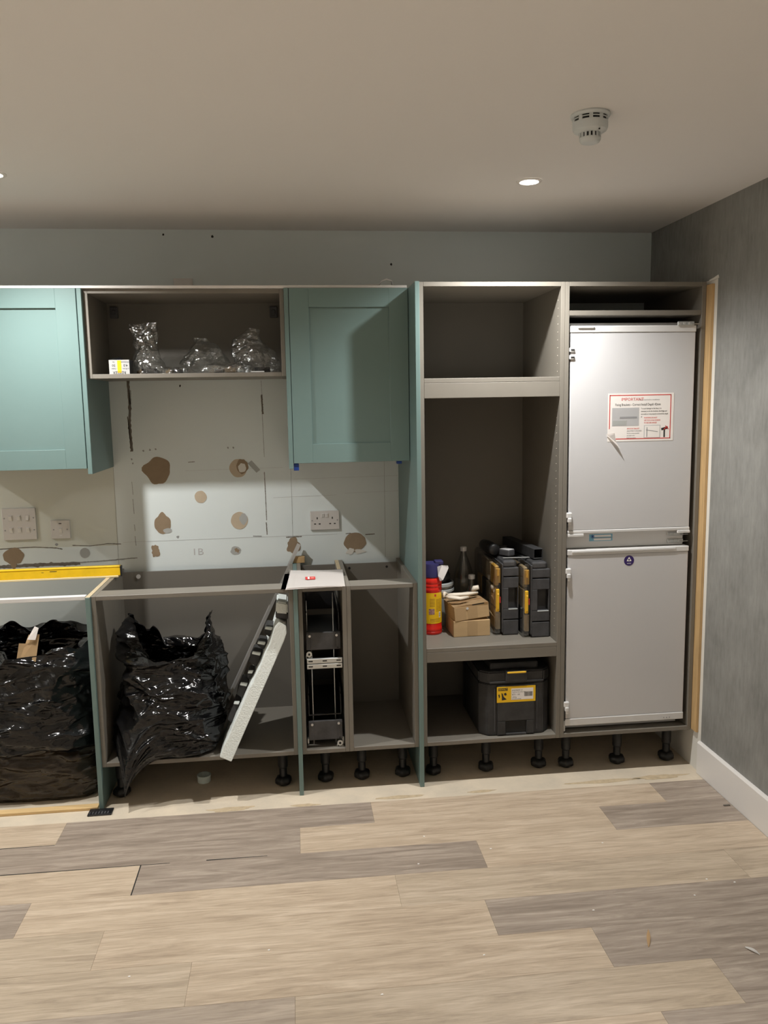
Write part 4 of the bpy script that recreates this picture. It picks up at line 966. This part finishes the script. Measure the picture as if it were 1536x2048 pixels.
# ------------------------------------------------------------------ things in the open wall unit
uz = UB+T+.0006
t = thing('screw_box','small white and yellow screw box standing upside down in the open wall unit','box',(-1.206,-.320,uz))
box('carton', -.042,.042,0,.085,.0003,.060, BLACKP, t, .001); fc = box('front_label', -.0405,.0415,-.0006,.0003,.001,.0595, mat('grey_white_card',(.50,.50,.49),.7), t, bev=0)
box('yellow_band', -.007,.009,-.0010,-.0005,.006,.057, LABY, fc, bev=0)
rv = (-PI/2,PI,0)
def utext(s,size,x,z): text('print', s, size, (x,-.0010,z), INKB, fc, rot=(PI/2,PI,0), align='CENTER')
utext('REISSER',.016,.000,.013); utext('4.0',.014,.026,.041); utext('50',.014,-.022,.041); utext('Woodscrews',.006,.024,.052); utext('Qty',.006,-.022,.052); utext('x 40 mm',.007,.026,.025); utext('Cutter',.007,-.022,.025)
bm = bmesh.new(); bm.faces.new([bm.verts.new(p) for p in ((-.040,.002,.060),(.020,.004,.060),(.004,.03,.072),(-.030,.03,.068))]); bmesh.ops.solidify(bm, geom=bm.faces[:], thickness=.001); link('open_flap', bm, BLACKP, t)
def polybag(label, loc, pts_keys, seed, contents):
    t = thing('clear_bag', label, 'bag', loc, group='clear plastic bags in the open wall unit')
    bm = bmesh.new(); nu, nv = 40, 30; rings = []
    for j in range(nv+1):
        v = j/nv; z,cx,rx,ry = smooth_interp(pts_keys, v); ring = []
        for i in range(nu):
            u = 2*PI*i/nu; p = Vector((cx+rx*math.cos(u), ry*math.sin(u), z))
            q = p*16+Vector((seed,0,0)); a = .016*min(1,.3+v*2)
            p += Vector((noise.noise(q),noise.noise(q+Vector((9,0,0))),noise.noise(q+Vector((0,9,0)))*.6))*a
            r_ = (1-abs(noise.noise(p*26+Vector((0,0,seed))))*2)*.010
            p += Vector((math.cos(u),math.sin(u),0))*r_
            p.z = max(p.z,.001); ring.append(bm.verts.new(p))
        rings.append(ring)
    for a,b in zip(rings,rings[1:]):
        for i in range(nu): bm.faces.new((a[i],a[(i+1)%nu],b[(i+1)%nu],b[i]))
    bmesh.ops.recalc_face_normals(bm, faces=bm.faces[:])
    link('bag_film', bm, CLEARB, t, False)
    rr = random.Random(seed)
    for k,(x,y_,s,m) in enumerate(contents):
        bm = bmesh.new(); abox(bm,-s,s,-s*.6,s*.6,0,s*.8,.003,2,M=Matrix.Translation((x,y_,.002))@Matrix.Rotation(rr.uniform(0,3),4,'Z'))
        alathe(bm,[(s*.35,s*.7),(s*.3,s*1.2)],c=(x,y_,.002),n=10); link('fitting', bm, m, t)
polybag('tall clear plastic bag standing behind the screw box',(-1.10,-.24,uz),[(0,.002,0,.055,.05),(.2,.03,0,.062,.05),(.5,.10,0,.050,.03),(.62,.125,-.01,.046,.022),(.8,.17,-.012,.052,.014),(1,.215,-.012,.055,.006)],4,[(0,0,.030,BLACKP),(-.03,-.01,.018,CUPD),(.035,0,.014,BLACKP)])
polybag('low crumpled clear plastic bag lying right of the tall one',(-.985,-.30,uz),[(0,.002,0,.055,.04),(.4,.020,0,.060,.04),(1,.030,.01,.018,.012)],6,[(-.02,0,.016,CUPD),(.015,0,.020,BLACKP)])
polybag('puffed clear plastic bag in the middle of the open wall unit',(-.865,-.190,uz),[(0,.004,.02,.08,.06),(.25,.045,0,.105,.07),(.6,.10,0,.065,.05),(1,.155,-.02,.018,.012)],11,[(.03,0,.02,CUPD)])
polybag('flattened clear plastic bag with fittings at the front of the unit',(-.765,-.32,uz),[(0,.002,0,.085,.04),(.4,.028,0,.090,.045),(1,.042,.01,.05,.02)],15,[(-.03,0,.018,BLACKP),(.015,0,.022,CUPD),(.05,0,.014,GREYTUB)])
polybag('large clear plastic bag near the right end of the unit',(-.650,-.215,uz),[(0,.004,.02,.085,.06),(.25,.05,.01,.088,.065),(.55,.11,-.02,.075,.05),(.8,.145,-.03,.055,.03),(1,.19,.0,.022,.012)],21,[(.03,-.02,.030,BLACKP),(-.03,-.03,.016,WHITEP)])
o = box('fitting_strip', -.035,.020,-.006,.006,0,.005, WHITEP); o.location = (-.628,-.355,uz); tag(o,'small white plastic strip at the front of the open wall unit','fitting')

# ------------------------------------------------------------------ floor debris
zf = .0034
def sliver(label, loc, rot, L_, wd, m, name):
    bm = bmesh.new(); n=8; up=[];dn=[]
    for i in range(n+1):
        u=i/n; ww = wd*math.sin(PI*min(.95,u*.9+.08)); z=.004*math.sin(u*PI)+.0006
        up.append(bm.verts.new((L_*(u-.5),ww,z+.001))); dn.append(bm.verts.new((L_*(u-.5),-ww,z)))
    for i in range(n): bm.faces.new((up[i],up[i+1],dn[i+1],dn[i]))
    bmesh.ops.solidify(bm, geom=bm.faces[:], thickness=.001); bmesh.ops.recalc_face_normals(bm, faces=bm.faces[:])
    o = link(name,bm,m); o.location=loc; o.rotation_euler=(0,0,rot); return tag(o,label,'debris')
sliver('curled tan wood shaving on the dark planks at lower right',(.535,-1.655,zf),1.15,.085,.0055,SHAVE,'wood_shaving')
sliver('white paper sliver on the dark planks near the right edge',(.815,-1.752,zf),-1.0,.045,.006,CHALK,'paper_sliver')
o = box('dark_chip', -.014,.014,-.004,.004,0,.004, GLUE); o.location = (1.200,-.925,zf); tag(o,'small dark chip on the floor beside the white skirting','debris')
rr = random.Random(12); i = 0
chips = [(.865,-1.39),(.42,-1.50),(.60,-1.12),(.18,-1.10),(-.10,-1.16),(.78,-1.47),(-.62,-1.55),(-.05,-.98),(-1.02,-1.61),(-.30,-1.78),(.02,-1.66),(.95,-1.42)]
for x,y_ in chips:
    bm = bmesh.new(); bmesh.ops.create_icosphere(bm, subdivisions=1, radius=.0035)
    for v in bm.verts: v.co = Vector((v.co.x*rr.uniform(.8,1.6),v.co.y,max(0,v.co.z*.6)))
    o = link('plaster_crumb', bm, CHALK); o.location = (x,y_,zf); tag(o,'tiny white plaster crumb on the plank floor','debris','plaster crumbs scattered on the planks')
